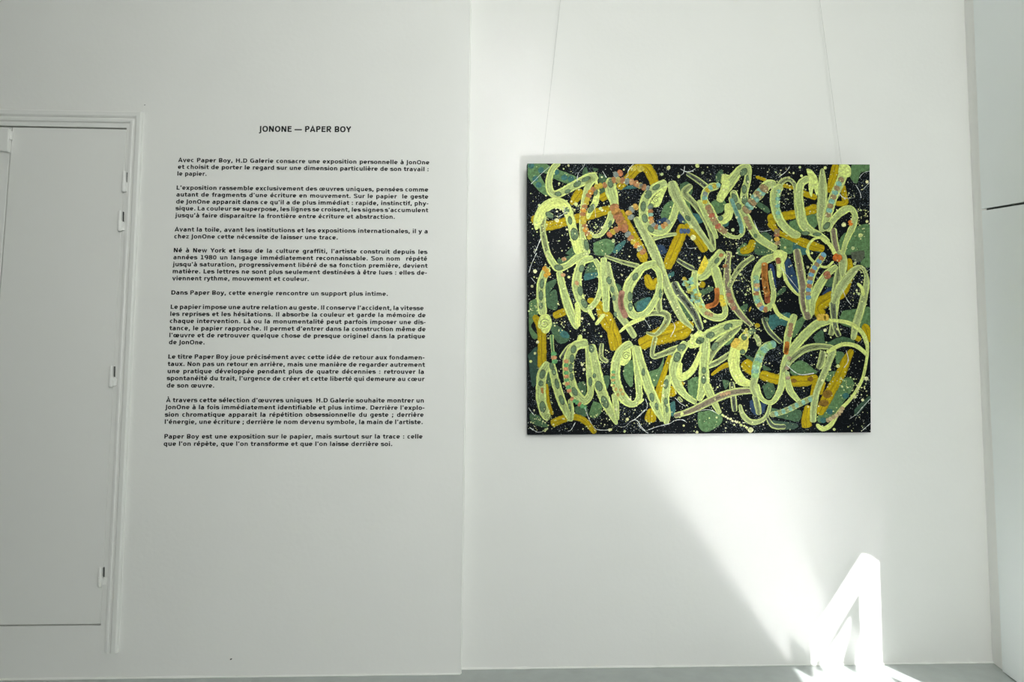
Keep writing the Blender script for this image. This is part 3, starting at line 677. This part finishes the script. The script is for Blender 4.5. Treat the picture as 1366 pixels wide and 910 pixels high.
# -- second layer: ochre strokes
o_ = u
for t, s in [(1, "80,545,110 110,580,110 210,640,90 420,590,85 600,540,90 810,480,75"), (1, "430,440,40 500,350,95 530,300,50"), (1, "700,390,80 790,340,80"), (1, "870,290,70 970,190,80 1070,90,95 1130,90,95 1190,180,95 1215,270,80"), (1, "895,490,45 1000,680,55 1090,860,70 1130,960,60"),
  (2, "440,630,110 390,760,105 330,900,105 270,1040,90"), (2, "440,630,90 560,760,85 640,880,80"), (2, "180,440,60 215,430,40"), (2, "1080,770,60 1050,850,80 960,880,70"),
  (3, "130,580,100 280,550,85 440,520,85 600,470,95"), (3, "150,600,80 230,700,50 350,750,60 500,810,85 660,860,70"), (3, "770,65,75 745,180,75 700,330,50"), (3, "830,260,50 850,380,60 850,430,60 760,430,40"), (3, "450,330,55 590,380,55"), (3, "20,180,30 120,215,30"), (3, "250,255,40 390,290,30"),
  (4, "85,600,50 140,690,80 160,800,85 160,1100,85"), (4, "265,610,70 385,560,70"), (4, "585,455,45 690,500,80 760,640,135 850,800,95 880,940,70"), (4, "810,640,60 800,760,60 830,930,60"), (4, "1060,10,60 1110,100,60"),
  (5, "85,220,50 120,310,90 170,310,90 190,250,60"), (5, "20,880,120 120,830,130 250,780,170 400,740,170 480,700,120 525,680,40"), (5, "1045,540,75 1060,545,70"), (5, "30,0,50 80,120,50"), (5, "590,290,80 620,340,60"),
  (6, "880,70,70 905,210,60 840,380,80 700,450,130 600,520,110 640,610,110"), (6, "1030,680,40 1060,760,110 1080,850,60"), (6, "10,690,50 60,700,40"), (6, "920,790,50 1000,830,60"),
  (7, "245,775,80 380,720,70 480,712,60 570,755,60 660,860,50"), (7, "200,400,40 215,560,40 260,690,30"),
  (8, "310,130,40 240,330,55 195,500,70 210,600,50"), (8, "320,420,70 320,520,100"), (8, "690,320,25 780,250,40 860,215,55"), (8, "990,190,110 1060,260,110 1120,300,100"), (8, "130,630,70 120,760,120"), (8, "400,400,60 440,400,40"),
  (9, "60,310,90 170,345,95 300,370,95 480,372,105 600,340,70"), (9, "920,80,50 860,190,90 820,290,95 740,430,100 665,570,100 610,690,70"), (9, "575,390,60 545,520,40"), (9, "510,600,60 490,720,85 500,810,120"), (9, "660,380,40 620,500,40")]:
    stroke(o_, t, s, OCH, rough=.08)
for t, x, y, rx, ry in [(9, 690, 495, 7, 5.5), (9, 655, 580, 7, 5), (9, 530, 355, 4, 3.5), (9, 375, 370, 4, 3)]:
    disc(o_, *T(t, x, y), rx, ry, C(122, 92, 30))
for t, x, y in [(1, 1080, 110), (1, 1010, 105)]: disc(o_, *T(t, x, y), 5, 4, C(190, 176, 70))

# -- third layer: dry, see-through strokes
d = u
for t, s, c in [(1, "180,520,70 165,640,55 180,760,60 215,900,60 260,1000,60", DRY), (2, "460,150,40 560,210,55 650,280,55", DUSK), (2, "510,260,60 440,330,70 520,420,60 600,520,60 660,630,60 700,760,55 715,870,40", DRY),
  (2, "110,780,40 210,740,45 370,715,30", PALE), (3, "740,660,70 760,800,65 790,920,60", PINK), (3, "200,320,55 260,235,55 320,205,45 375,245,40 400,330,50 395,420,40 410,520,50 430,620,50", DRY),
  (4, "740,45,30 900,100,40 1070,145,50", DRY), (5, "0,625,55 120,580,55 240,580,65 285,620,65 250,700,60 170,780,40 80,760,25", DRY), (5, "170,800,50 140,930,45 150,985,50 210,970,55 330,925,65 450,880,50", DRY),
  (5, "340,285,85 370,370,95 460,480,90 540,600,85 595,740,60", DUSK), (5, "860,0,50 840,150,60 840,280,75 870,450,85 960,590,65 1070,700,40", PINK), (5, "1090,50,50 980,130,55 900,240,50 855,340,50", DRY),
  (5, "960,690,60 850,790,85 740,890,80 670,1010,60 650,1070,60 740,1040,55 880,950,50", DRY), (5, "370,80,40 450,130,45 530,170,50", DUSK), (6, "400,-20,70 430,150,85 460,330,85 470,480,95 515,640,85", PINK), (6, "800,150,65 780,300,85 760,470,85 750,620,60 720,790,55", DRY),
  (6, "780,0,60 830,80,90 830,230,60", PALE), (5, "210,300,70 195,450,70 205,570,60", DRY), (5, "240,380,30 150,470,50 90,560,40", PALE), (7, "720,20,40 715,150,45 780,195,40", DRY), (7, "340,170,60 400,80,60 450,30,40", DUSK), (7, "250,-60,40 260,80,30 280,210,50", tint(110, 160, 96)), 
  (8, "880,380,50 895,520,60 910,660,50", DUSK), (8, "955,590,30 985,690,50 1060,755,55 1150,745,45 1210,690,40 1240,590,30", PALE), (9, "650,90,70 630,200,70 600,260,60", DRY), (9, "745,70,75 700,200,65 645,330,65 590,470,60 560,620,65 555,760,60", PALE),
  (9, "10,500,60 40,620,60 50,690,50", DRY), (8, "150,480,60 170,600,70", DUSK), (6, "90,620,50 140,740,50 260,860,40", DUSK), (6, "740,470,80 760,700,60 800,800,50", DUSK), (5, "520,720,30 480,690,30", DRY), (9, "300,800,50 180,790,50 120,700,30", DUSK), (8, "380,520,30 420,570,30", DRY)]:
    stroke(d, t, s, c)
u.build('underpainting')

# -- fourth layer: lime strokes
l = Layer()
for t, s, c in [
  (1, "325,45,60 260,110,60 225,220,65 240,320,70 300,345,75 450,270,85 620,185,95 655,190,75 600,250,65 560,380,60 540,520,55 535,700,55 560,830,65 590,910,60", LIME),
  (1, "110,645,70 130,570,95 190,470,105 290,425,105 385,470,95 430,600,85 465,750,85 505,900,80", FULL),
  (1, "805,190,75 800,290,115 830,400,95 840,480,60", LIME), (1, "810,500,60 800,580,75 760,650,60 715,715,45 650,738,38 600,690,28", LIME),
  (2, "275,235,80 170,290,95 90,370,100 60,470,95 70,590,95 140,680,95 240,690,85 320,590,75 360,470,65 370,400,40", LIME),
  (2, "320,220,80 350,330,110 430,480,95 510,600,85 600,720,55 710,880,50", PALE), (2, "-20,560,60 40,660,80 110,790,95 170,920,95 220,1050,90 270,1190,85 340,1350,85 420,1500,70 520,1600,30", PALE),
  (2, "570,400,40 620,510,50 690,640,60 745,760,30", LIME), (2, "850,430,85 850,540,85 780,590,85 705,560,50", FULL),
  (2, "760,400,70 860,250,95 950,130,85 1025,90,70 1030,200,65 1000,320,75 1000,420,75 1020,500,70", LIME), (2, "890,310,60 930,430,85 1000,540,85 1060,650,85 1120,740,75 1200,800,75 1300,860,70", LIME),
  (2, "760,270,70 690,280,75 640,320,70 625,400,70 680,490,75 720,580,75 770,660,70 850,730,45 940,745,30 985,690,45 950,560,60 890,440,50 860,370,30", LIME),
  (2, "800,250,50 800,170,30 830,190,60 860,170,40", FULL), (3, "-100,500,85 0,400,90 80,310,95 140,250,90 210,255,60", LIME), (3, "270,270,80 200,320,85 195,440,85 230,560,85 290,650,80 380,720,75 440,720,60", LIME),
  (3, "520,195,70 440,250,75 420,380,85 440,500,85 460,620,95 530,690,85 620,730,60 700,800,60", LIME), (3, "640,105,30 640,250,85 640,400,95 630,550,85 640,700,50", PALE),
  (3, "850,110,90 810,230,85 740,380,85 690,540,85 650,690,60", LIME), (3, "680,690,70 740,590,65 820,510,75 900,480,65 945,540,55 930,630,65 890,720,60 850,820,50 830,910,40", LIME),
  (3, "520,920,22 505,840,22 560,765,24 640,755,26 720,830,40 760,910,40", FULL), (6, "490,-10,24 530,70,24 600,130,24 680,150,24 745,95,24", FULL),
  (4, "205,0,50 250,90,65 310,160,75 400,130,65 480,70,75 580,15,50", LIME), (4, "215,150,70 160,280,85 150,400,85 160,520,85 170,600,90", LIME), (4, "180,590,110 195,680,120 190,770,60", FULL),
  (4, "320,190,65 360,370,75 410,530,85 460,660,75 488,730,35", LIME), (4, "490,710,60 495,560,55 480,480,35", FULL), (4, "640,70,65 540,100,75 490,230,85 490,360,95 530,480,85 580,540,65 660,480,55 710,340,55 705,180,55 650,75,50", LIME),
  (4, "735,60,60 740,250,75 755,420,75 760,570,60", LIME), (4, "770,100,50 800,280,75 850,430,75 880,580,75 960,700,65 1030,810,60", PALE), (4, "1230,110,70 1110,150,75 1040,220,95 970,330,105 950,450,95 980,560,95 1050,610,75 1150,560,65 1230,430,65 1262,330,55 1250,200,60 1190,130,60", LIME),
  (4, "590,545,40 650,640,25", FULL), (4, "740,590,40 660,690,30", FULL), (4, "1120,620,40 980,680,40 880,760,20", FULL), (4, "500,900,60 520,780,40", FULL),
  (5, "800,0,100 720,100,105 640,200,105 560,255,80", LIME), (5, "540,180,60 530,330,75 560,450,85 620,560,85 720,620,75 800,610,65 820,550,55 790,440,65 760,300,85 720,150,90", LIME), (5, "470,880,70 600,830,115 740,750,115 880,690,95 980,665,45", LIME),
  (6, "200,50,70 90,100,85 20,220,85 20,360,75 50,480,85 100,540,65 160,500,60 185,400,50 165,280,40 150,180,35", LIME), (6, "240,-10,130 240,60,130 255,110,60", FULL), (6, "225,30,70 240,150,55 235,250,40", FULL), (6, "270,110,28 300,270,34 380,380,28 430,420,18", FULL),
  (6, "660,20,65 600,110,75 550,200,75 520,320,65 505,430,65 520,570,50", LIME), (6, "780,140,50 690,210,75 600,340,85 550,470,65 545,600,40", LIME), (6, "740,490,60 810,340,95 920,200,75 990,150,40 1040,200,35 1050,320,60 1000,540,75 950,700,75 925,830,45", PALE), (6, "965,300,26 1010,350,36 1020,420,40", FULL),
  (6, "180,490,34 230,590,40 330,645,30", FULL), (6, "385,590,60 350,680,75 320,800,75 300,960,60", LIME), (6, "720,650,60 600,680,85 500,760,90 400,870,85 330,960,80 285,1060,70 270,1170,65 250,1290,65 180,1405,50 110,1405,40 55,1350,50 20,1240,60", LIME),
  (6, "700,645,30 880,670,40 1000,750,42 1050,850,40 1060,930,30 1050,1030,28 1010,1200,30 920,1360,32 800,1490,36 720,1620,45 640,1660,45 585,1615,36", FULL),
  (7, "225,200,80 165,300,95 150,430,95 155,560,95 190,680,95 225,725,85", LIME), (7, "245,210,70 290,390,85 340,550,85 400,680,70 432,735,38 435,640,50 420,540,38", LIME),
  (7, "590,20,90 470,50,95 410,180,105 410,330,105 460,470,105 550,560,85 610,490,65 605,340,65 600,200,65 590,50,60", LIME), (7, "620,30,75 660,230,95 700,420,105 760,580,95 830,720,60 858,780,25", LIME), (7, "862,740,38 850,600,60 835,490,60", LIME),
  (7, "1000,20,85 900,90,85 850,220,95 850,380,95 910,520,95 1000,590,65 1065,530,65 1055,350,65 1040,180,65 1020,40,60", LIME), (7, "1040,50,80 1090,230,85 1150,420,95 1230,600,85 1275,700,60", LIME), (7, "1060,580,40 1110,540,20", FULL),
  (8, "460,10,80 385,120,95 340,260,95 370,400,95 450,510,65 550,575,50", LIME), (8, "640,-30,85 625,110,105 620,250,95 620,380,105 600,480,85 570,560,50", LIME), (8, "640,400,85 690,520,75 770,680,45", LIME), (8, "590,100,40 520,260,60 440,330,75 390,330,60 400,200,45", FULL),
  (8, "295,320,60 270,450,75 260,560,75 270,680,85 270,780,45", LIME), (8, "130,560,60 190,660,70 240,750,40", LIME), (8, "340,700,50 500,650,65 680,560,75 850,490,75 1000,465,65 1100,470,50", PINK), (8, "960,10,120 905,130,115 910,270,105 970,370,95 1060,400,60", FULL), (8, "1060,-80,60 1010,-50,80 960,10,90", LIME), (8, "1090,-60,40 1130,0,50 1130,50,40", PALE),
  (9, "205,30,75 120,50,80 70,110,85 40,190,85 20,270,80 10,350,70 -10,440,60 30,520,50", PALE), (9, "270,290,45 350,170,65 470,80,70 600,50,60 720,60,50 770,80,40", DRY), (9, "680,110,40 760,60,38 850,30,40 960,50,40 1060,130,40", FULL), (9, "300,280,50 320,400,65 350,480,65 430,570,40", LIME), (9, "560,520,50 480,560,55 400,600,55 320,640,55 240,670,50 150,690,50", PALE)]:
    stroke(l, t, s, c)
# leaf shapes and heads
for t, s, c in [(1, "660,180 695,300 690,420 640,500 590,580 575,520 640,380", LE), (2, "285,270 250,350 215,440 170,470 120,440 150,380 210,320", LE), (3, "490,110 530,115 590,190 598,300 585,365 560,290 540,375 512,310 510,200", LE), (3, "800,60 860,60 905,110 900,175 850,190 790,150", LE),
   (6, "200,0 310,20 275,120 225,110 180,60", LE), (7, "920,90 985,80 988,160 930,230 885,205", LE), (8, "1000,-10 1030,0 1030,70 990,130 950,90", LE), (5, "625,40 660,110 600,215 560,205 590,120", C(222, 208, 72)), (4, "130,640 180,600 245,640 240,720 130,720", LE), (5, "500,800 580,740 620,800 560,880 470,890", LE), (2, "760,350 800,220 860,230 840,330 790,420 735,400", LE), (5, "960,800 1020,720 1035,880 990,930 900,900", C(206, 200, 96)), (1, "85,640 100,590 140,600 140,650 100,680", LE)]:
    patch(l, t, s, c)
l.build('lime_brushstrokes')

# -- fifth layer: ovals, beads and outlines drawn over the strokes
b = Layer()
for t, x, y, rx, ry, ang in [(1, 310, 345, 30, 22, 0), (1, 400, 320, 28, 18, -25), (1, 490, 250, 38, 24, -35), (1, 570, 205, 42, 20, -25), (1, 390, 500, 24, 34, 20), (1, 422, 590, 20, 38, -10), (1, 462, 720, 34, 56, -8), (1, 800, 245, 24, 40, 0), (1, 795, 625, 16, 34, 15), (1, 620, 480, 22, 46, 30), (1, 575, 820, 22, 50, -10), (1, 660, 330, 18, 30, 20), (1, 230, 540, 40, 26, 30),
   (2, 175, 280, 38, 22, -35), (2, 100, 350, 32, 40, 20), (2, 55, 460, 24, 46, 5), (2, 70, 570, 26, 40, -10), (2, 125, 670, 26, 34, -30), (2, 125, 460, 24, 28, 0), (2, 905, 380, 24, 44, -20), (2, 945, 460, 24, 30, -20), (2, 995, 300, 22, 40, 0), (2, 1000, 400, 28, 40, 0), (2, 775, 570, 24, 24, 0), (2, 990, 140, 28, 40, 35), (2, 1025, 210, 14, 40, 0), (2, 1100, 735, 16, 20, 0), (2, 470, 570, 20, 30, -40),
   (4, 315, 155, 40, 26, 10), (4, 160, 305, 20, 44, 5), (4, 150, 415, 20, 46, 0), (4, 150, 510, 18, 34, 0), (4, 530, 165, 24, 34, 15), (4, 517, 370, 24, 48, -8), (4, 555, 490, 26, 44, -25), (4, 785, 275, 22, 36, -10), (4, 815, 360, 18, 30, -10), (4, 830, 440, 16, 26, -10), (4, 1030, 240, 24, 38, 30), (4, 982, 425, 22, 44, 0), (4, 985, 520, 20, 38, 0), (4, 845, 590, 16, 24, -15),
   (5, 585, 835, 38, 30, -20), (5, 680, 785, 40, 28, -25), (5, 845, 705, 42, 26, -25), (5, 1070, 750, 34, 28, -20), (5, 995, 805, 26, 28, 0), (5, 215, 400, 14, 44, 5), (5, 740, 90, 18, 30, 30),
   (7, 165, 310, 26, 42, 15), (7, 150, 395, 22, 26, 0), (7, 167, 615, 28, 52, -5), (7, 250, 235, 20, 32, -15), (7, 272, 290, 18, 28, -10), (7, 300, 400, 20, 46, -12), (7, 345, 550, 22, 46, -20), (7, 455, 80, 24, 36, 15), (7, 440, 165, 22, 38, 0), (7, 430, 250, 22, 40, 0), (7, 437, 335, 18, 36, 0), (7, 465, 470, 22, 42, -25), (7, 620, 70, 24, 36, -10), (7, 648, 325, 16, 22, 0), (7, 690, 420, 32, 48, -15), (7, 745, 570, 30, 56, -20), (7, 612, 380, 18, 42, 0), (7, 420, 620, 12, 36, -10), (7, 1105, 290, 16, 34, 0),
   (8, 410, 60, 40, 32, -20), (8, 370, 150, 32, 46, 15), (8, 620, 275, 20, 30, 0), (8, 617, 360, 22, 38, 0), (8, 135, 525, 22, 40, -10), (8, 180, 610, 16, 34, -10), (8, 265, 570, 18, 40, 0), (8, 275, 640, 14, 28, 0), (8, 265, 400, 22, 44, 10), (8, 720, 50, 26, 44, 35), (8, 980, 100, 24, 22, 0), (8, 575, 5, 32, 22, 0), (3, 680, 640, 24, 40, 40), (3, 480, 710, 40, 18, 0), (3, 590, 720, 40, 16, 0), (6, 120, 640, 20, 20, 0)]:
    x_, y_ = T(t, x, y)
    disc(b, x_, y_, rx / 7 * 1.1, ry / 7 * 1.1, C(74, 88, 64), math.radians(ang), 12, .05); disc(b, x_, y_, rx / 7 * .9, ry / 7 * .9, OVAL, math.radians(ang), 12, .05, 1)
def beads(t, spec, w, cols, dens=.78):
    pts = spl([(*T(t, *map(float, q.split(','))), 0) for q in spec.split()], .5)
    acc = 0; k = 0; r_ = w / 16.0; last = None
    for i, (x, y, _) in enumerate(pts):
        if last is None or math.hypot(x - last[0], y - last[1]) > r_ * 2 * dens:
            c = cols[k % len(cols)]; k += 1; last = (x, y)
            a = math.atan2(pts[min(i + 1, len(pts) - 1)][1] - y, pts[min(i + 1, len(pts) - 1)][0] - x)
            disc(b, x, y, r_ * 1.02, r_ * 1.28, tuple(v * .62 for v in c[:3]) + (1.0,), a, 12, .05); disc(b, x, y, r_ * .92, r_ * 1.2, c, a, 12, .07, 1)
beads(1, "745,262 690,270 640,300 600,350 575,420 550,480 540,540 545,600 560,650 575,700 605,745", 52, [OG, YL_, YL_, OG, C(200, 140, 50)])
beads(1, "835,470 865,545 895,600 930,660", 84, [OG, C(180, 134, 64), C(168, 112, 74)], .55); beads(1, "960,720 1000,770 1050,830 1110,890", 60, [GB, OG, YL_, C(196, 130, 56)]); beads(1, "890,660 830,690 780,730", 56, [C(178, 112, 70), OG, YL_])
beads(1, "850,165 910,140", 60, [GB, C(190, 118, 76)]); beads(1, "830,215 890,215 950,225 1010,235 1070,265 1130,290", 58, [OG, C(170, 160, 90), OG, GB, C(186, 140, 96)])
beads(2, "0,260 60,275 100,290", 46, [C(186, 140, 96), GB]); beads(2, "120,470 125,540 130,600 170,650 230,650 290,600", 46, [GB, OG, TQ, C(196, 136, 72), C(190, 150, 90)]); beads(1, "990,560 970,510 1040,460 1060,440", 60, [GB, C(190, 150, 70)])
beads(2, "755,262 690,280 640,325 628,370 630,420", 46, [TQ, YL_, TQ, YL_, GB], .9); beads(2, "660,470 690,540 720,600 760,655 815,695", 56, [C(160, 124, 90), BR, C(178, 104, 76)]); beads(2, "1020,490 1050,450 1085,400 1120,360 1165,310 1190,280", 84, [BR, TQ, BR, TQ], .55)
beads(2, "880,400 910,480 940,560 970,650 965,700", 34, [TQ], .35); beads(2, "410,690 480,690", 44, [C(70, 92, 120)]); beads(2, "1010,570 1040,640 1060,680", 44, [BR])
beads(3, "235,320 222,400 222,480 230,560", 44, [TQ, C(150, 190, 130)], .85); beads(3, "815,210 783,270 760,325 738,380 720,435 705,492 690,550", 54, [BR, TQ, BR, TQ], .9); beads(3, "905,625 895,590", 36, [C(206, 120, 40)], .6); beads(3, "215,690 215,760 225,810", 50, [BR, C(160, 110, 76), C(210, 170, 60)])
beads(4, "195,230 220,205 170,150", 44, [C(210, 160, 50)]); beads(4, "485,300 365,350 365,75", 42, [C(186, 140, 96)], 4); beads(4, "905,390 895,450 900,520 940,610", 50, [C(168, 124, 102)], .3)
beads(5, "740,360 745,440 720,495 650,520", 44, [C(210, 130, 62)], .25); beads(5, "600,180 620,110", 50, [C(226, 206, 60)], .5); beads(5, "850,410 870,470 900,540", 46, [C(160, 110, 86), C(150, 130, 96)]); beads(5, "780,40 840,210", 40, [OG], 3); beads(5, "640,580 700,600", 36, [C(160, 130, 90)]); beads(5, "780,430 800,500", 50, [C(210, 190, 60)])
for k in range(46):
    s = random.random(); x = 430 + 130 * s + random.uniform(-10, 60); y = 260 + 250 * s + random.uniform(-40, 40); disc(b, *T(5, x, y), 2.6, 2.4, random.choice([TQ, C(214, 206, 90), YL_, C(150, 200, 150), C(190, 210, 120)]))
beads(6, "100,130 100,220 110,320 125,400", 54, [C(208, 138, 64)], .22); beads(6, "125,420 130,480", 50, [C(158, 86, 50)], .3); beads(6, "20,250 30,330 20,430 50,500 90,545 140,540", 52, [C(150, 190, 140), TQ, C(190, 150, 100), C(120, 150, 170), OG]); beads(6, "650,35 620,80 590,125 545,190 530,245 520,310 505,390 510,440", 50, [C(110, 156, 176), OG, C(110, 156, 176), BR]); beads(6, "680,215 690,240", 60, [C(168, 110, 78)], .4); beads(6, "765,60 800,70", 66, [C(196, 106, 40)], .5); beads(6, "345,690 340,760 330,800", 44, [C(160, 130, 96)]); beads(6, "310,860 300,950 310,900", 40, [C(210, 130, 50)], .4); beads(6, "610,620 680,620", 60, [C(212, 178, 70)], .4); beads(6, "225,80 235,120", 44, [C(150, 100, 70)], .5)
beads(7, "270,120 275,175 290,220", 50, [GN, C(196, 140, 96)]); beads(7, "385,190 385,230 382,265 385,305 390,350 395,395 410,445 415,495", 42, [C(200, 140, 96), GN], .9); beads(7, "440,540 490,575 530,605 570,620", 40, [C(190, 130, 90), GN, GN]); beads(7, "825,290 822,340 825,390 820,430", 34, [GN, C(180, 150, 90)]); beads(7, "850,450 900,460 910,500 850,500", 32, [C(178, 150, 84)], 1.5); beads(7, "160,445 165,490", 22, [C(170, 110, 50)])
beads(8, "780,500 860,480", 34, [C(176, 140, 104)]); beads(8, "900,40 930,0", 60, [C(214, 184, 76)], .4); beads(9, "180,30 120,60 70,110 40,190 15,260 10,340", 66, [TQ, C(150, 190, 120), C(160, 200, 160)], .6); beads(9, "525,545 480,565 440,580 400,600 360,620 320,640 280,655 240,670 170,690", 46, [TQ, C(140, 150, 100)], .8); beads(9, "310,50 300,100", 40, [C(206, 130, 66)], .4); beads(9, "330,160 310,260 320,360", 40, [C(164, 140, 120), C(170, 190, 130)], 1.3); beads(9, "690,740 790,680 830,620", 40, [C(170, 150, 110), C(190, 170, 130)], .8)
# spirals
for t, x, y, rr in [(7, 215, 715, 34), (7, 945, 140, 40), (2, 170, 400, 34), (4, 185, 680, 48)]:
    s = ' '.join(f"{x + rr * (k / 14) * math.cos(k * .85):.1f},{y + rr * (k / 14) * math.sin(k * .85):.1f},7" for k in range(2, 15))
    stroke(b, t, s, [(0, LD), (1, LD)], caps=False)
b.build('beads_and_ovals')

# -- last layer: splashes and thin white drips
s_ = Layer(); rs = random.Random(11)
SP = [C(212, 214, 150), C(206, 214, 136), C(222, 222, 170), C(190, 204, 140)]
cl = [(rs.uniform(706, 1158), rs.uniform(222, 575), rs.uniform(6, 26)) for _ in range(46)] + [(730, 560, 14), (800, 570, 16), (850, 567, 14), (945, 568, 18), (985, 560, 14), (1100, 490, 12), (1140, 520, 12), (1150, 290, 14), (1128, 262, 12), (1148, 285, 10), (1048, 230, 14), (960, 235, 14), (1040, 400, 14), (745, 285, 10), (768, 275, 8), (722, 300, 9), (985, 380, 16)]
for k in range(2500):
    if rs.random() < .72:
        cx, cy, cr = rs.choice(cl); x, y = rs.gauss(cx, cr), rs.gauss(cy, cr * .8)
    else: x, y = rs.uniform(705, 1159), rs.uniform(220, 577)
    if not (705 < x < 1159 and 220.5 < y < 575.5): continue
    r0 = .38 + .8 * rs.random() ** 2 + (1.1 * rs.random() if rs.random() < .12 else 0)
    disc(s_, x, y, r0, r0 * rs.uniform(.8, 1.1), rs.choice(SP), 0, 7, .15, k % 6)
for t, x, y, rr in [(2, 290, 100, 20), (2, 228, 160, 15), (2, 558, 80, 20), (2, 385, 180, 15), (4, 95, 190, 19), (4, 118, 850, 15), (1, 320, 245, 10), (1, 135, 450, 14), (1, 300, 590, 20), (1, 475, 440, 18), (3, 1055, 230, 16), (3, 430, 95, 12), (3, 445, 175, 14), (3, 665, 100, 16), (3, 995, 730, 20), (3, 925, 850, 17), (3, 1055, 600, 14), (3, 840, 630, 22), (6, 940, 120, 14), (6, 980, 400, 14), (6, 665, 740, 17), (6, 50, 860, 16), (7, 955, 730, 15), (7, 535, 220, 14), (7, 95, 115, 13), (7, 55, 190, 14), (7, 790, 830, 14), (9, 750, 825, 14), (9, 785, 235, 18), (9, 1050, 350, 20), (9, 940, 520, 18), (9, 1015, 550, 15), (8, 1055, 830, 26), (8, 555, 850, 14), (8, 415, 680, 18), (5, 630, 655, 14), (5, 960, 220, 13), (2, 500, 650, 18), (2, 520, 750, 26), (2, 890, 680, 16), (1, 705, 480, 16), (1, 825, 780, 18)]:
    disc(s_, *T(t, x, y), rr / 7, rr / 7, rs.choice(SP), 0, 10, .12)
W_ = [(0, C(206, 212, 206)), (1, C(206, 212, 206))]
for t, s in [(1, "562,52 545,95 505,140 490,185 488,230"), (1, "1025,50 985,95 960,140 965,170 940,185"), (1, "230,90 150,160 60,250"), (1, "640,440 655,500 660,560"), (1, "360,460 370,520 310,560"), (1, "150,760 120,830 90,900"), (1, "725,130 760,190"), (2, "440,85 430,150 400,170"), (2, "400,110 470,140 540,110"), (2, "520,130 450,140"), (2, "450,800 480,850 560,840"), (3, "335,85 300,135 230,190"), (3, "1083,130 1030,145 1000,170 985,195"), (3, "1085,230 1020,300"), (3, "790,330 840,380 940,380"), (3, "0,590 50,690 160,680"), (3, "950,260 990,330 1000,380"), (4, "110,20 60,130 40,200"), (4, "60,250 100,300"), (5, "320,650 350,710 310,800"), (5, "70,640 120,720"), (6, "830,360 860,440 905,500"), (6, "430,380 250,150"), (7, "35,620 60,660 95,700"), (7, "50,810 120,850 180,840"), (7, "560,620 600,730 650,810 700,830 800,830"), (7, "870,795 930,800 1000,740 1050,745 1085,800 1125,840"), (7, "1120,640 1040,720 1000,745"), (7, "470,760 430,830 400,840"), (8, "0,770 40,820 100,860"), (8, "100,830 180,800 300,770 350,740 420,735 460,760"), (8, "350,530 400,580 450,610"), (8, "540,660 640,640 700,650 760,690"), (8, "75,540 90,620 20,700"), (9, "1095,530 1010,620 960,680 900,720"), (9, "1095,760 1050,800 1000,845"), (9, "860,90 880,180 840,250"), (9, "300,220 420,310 560,300")]:
    s = ' '.join(q + f",{rs.uniform(3, 6.5):.1f}" for q in s.split())
    stroke(s_, t, s, W_, rough=.7, caps=False)
for k in range(16):                                     # curdled string of drops along the lower edge
    disc(s_, *T(8, 790 + 17 * k + rs.uniform(-8, 8), 690 + 8.5 * k + rs.uniform(-8, 8)), 1.6, 1.5, rs.choice(SP))
s_.build('splashes_and_drips')

# nylon lines the canvas hangs from, slanting to the ceiling
def wire(px0, py0, px1, py1, label):
    a = on_y(px0, py0, -0.044); q = on_y(px1, py1, -0.03)
    t = (H - a.z) / (q.z - a.z); top = a + (q - a) * t; low = a + (q - a) * (-0.03 / (q - a).length)
    r0 = thing('hanging_wire', label, 'wire', 'nylon lines above the painting')
    r0.location = top
    bm = bmesh.new(); tube(bm, [low - top, top - top], 0.0007, 6); obj('line', fix(bm), M_WIRE, r0)
    bm = bmesh.new(); tube(bm, [Vector((0, 0, -.03)), Vector((0, 0, -.002))], [.004, .006], 10); obj('ceiling_hook', fix(bm), M_WIRE, r0)
wire(725.8, 197, 747.5, 0, 'thin nylon line running up from the left end of the painting')
wire(1121.5, 213, 1093.5, 0, 'thin nylon line running up from the right end of the painting')
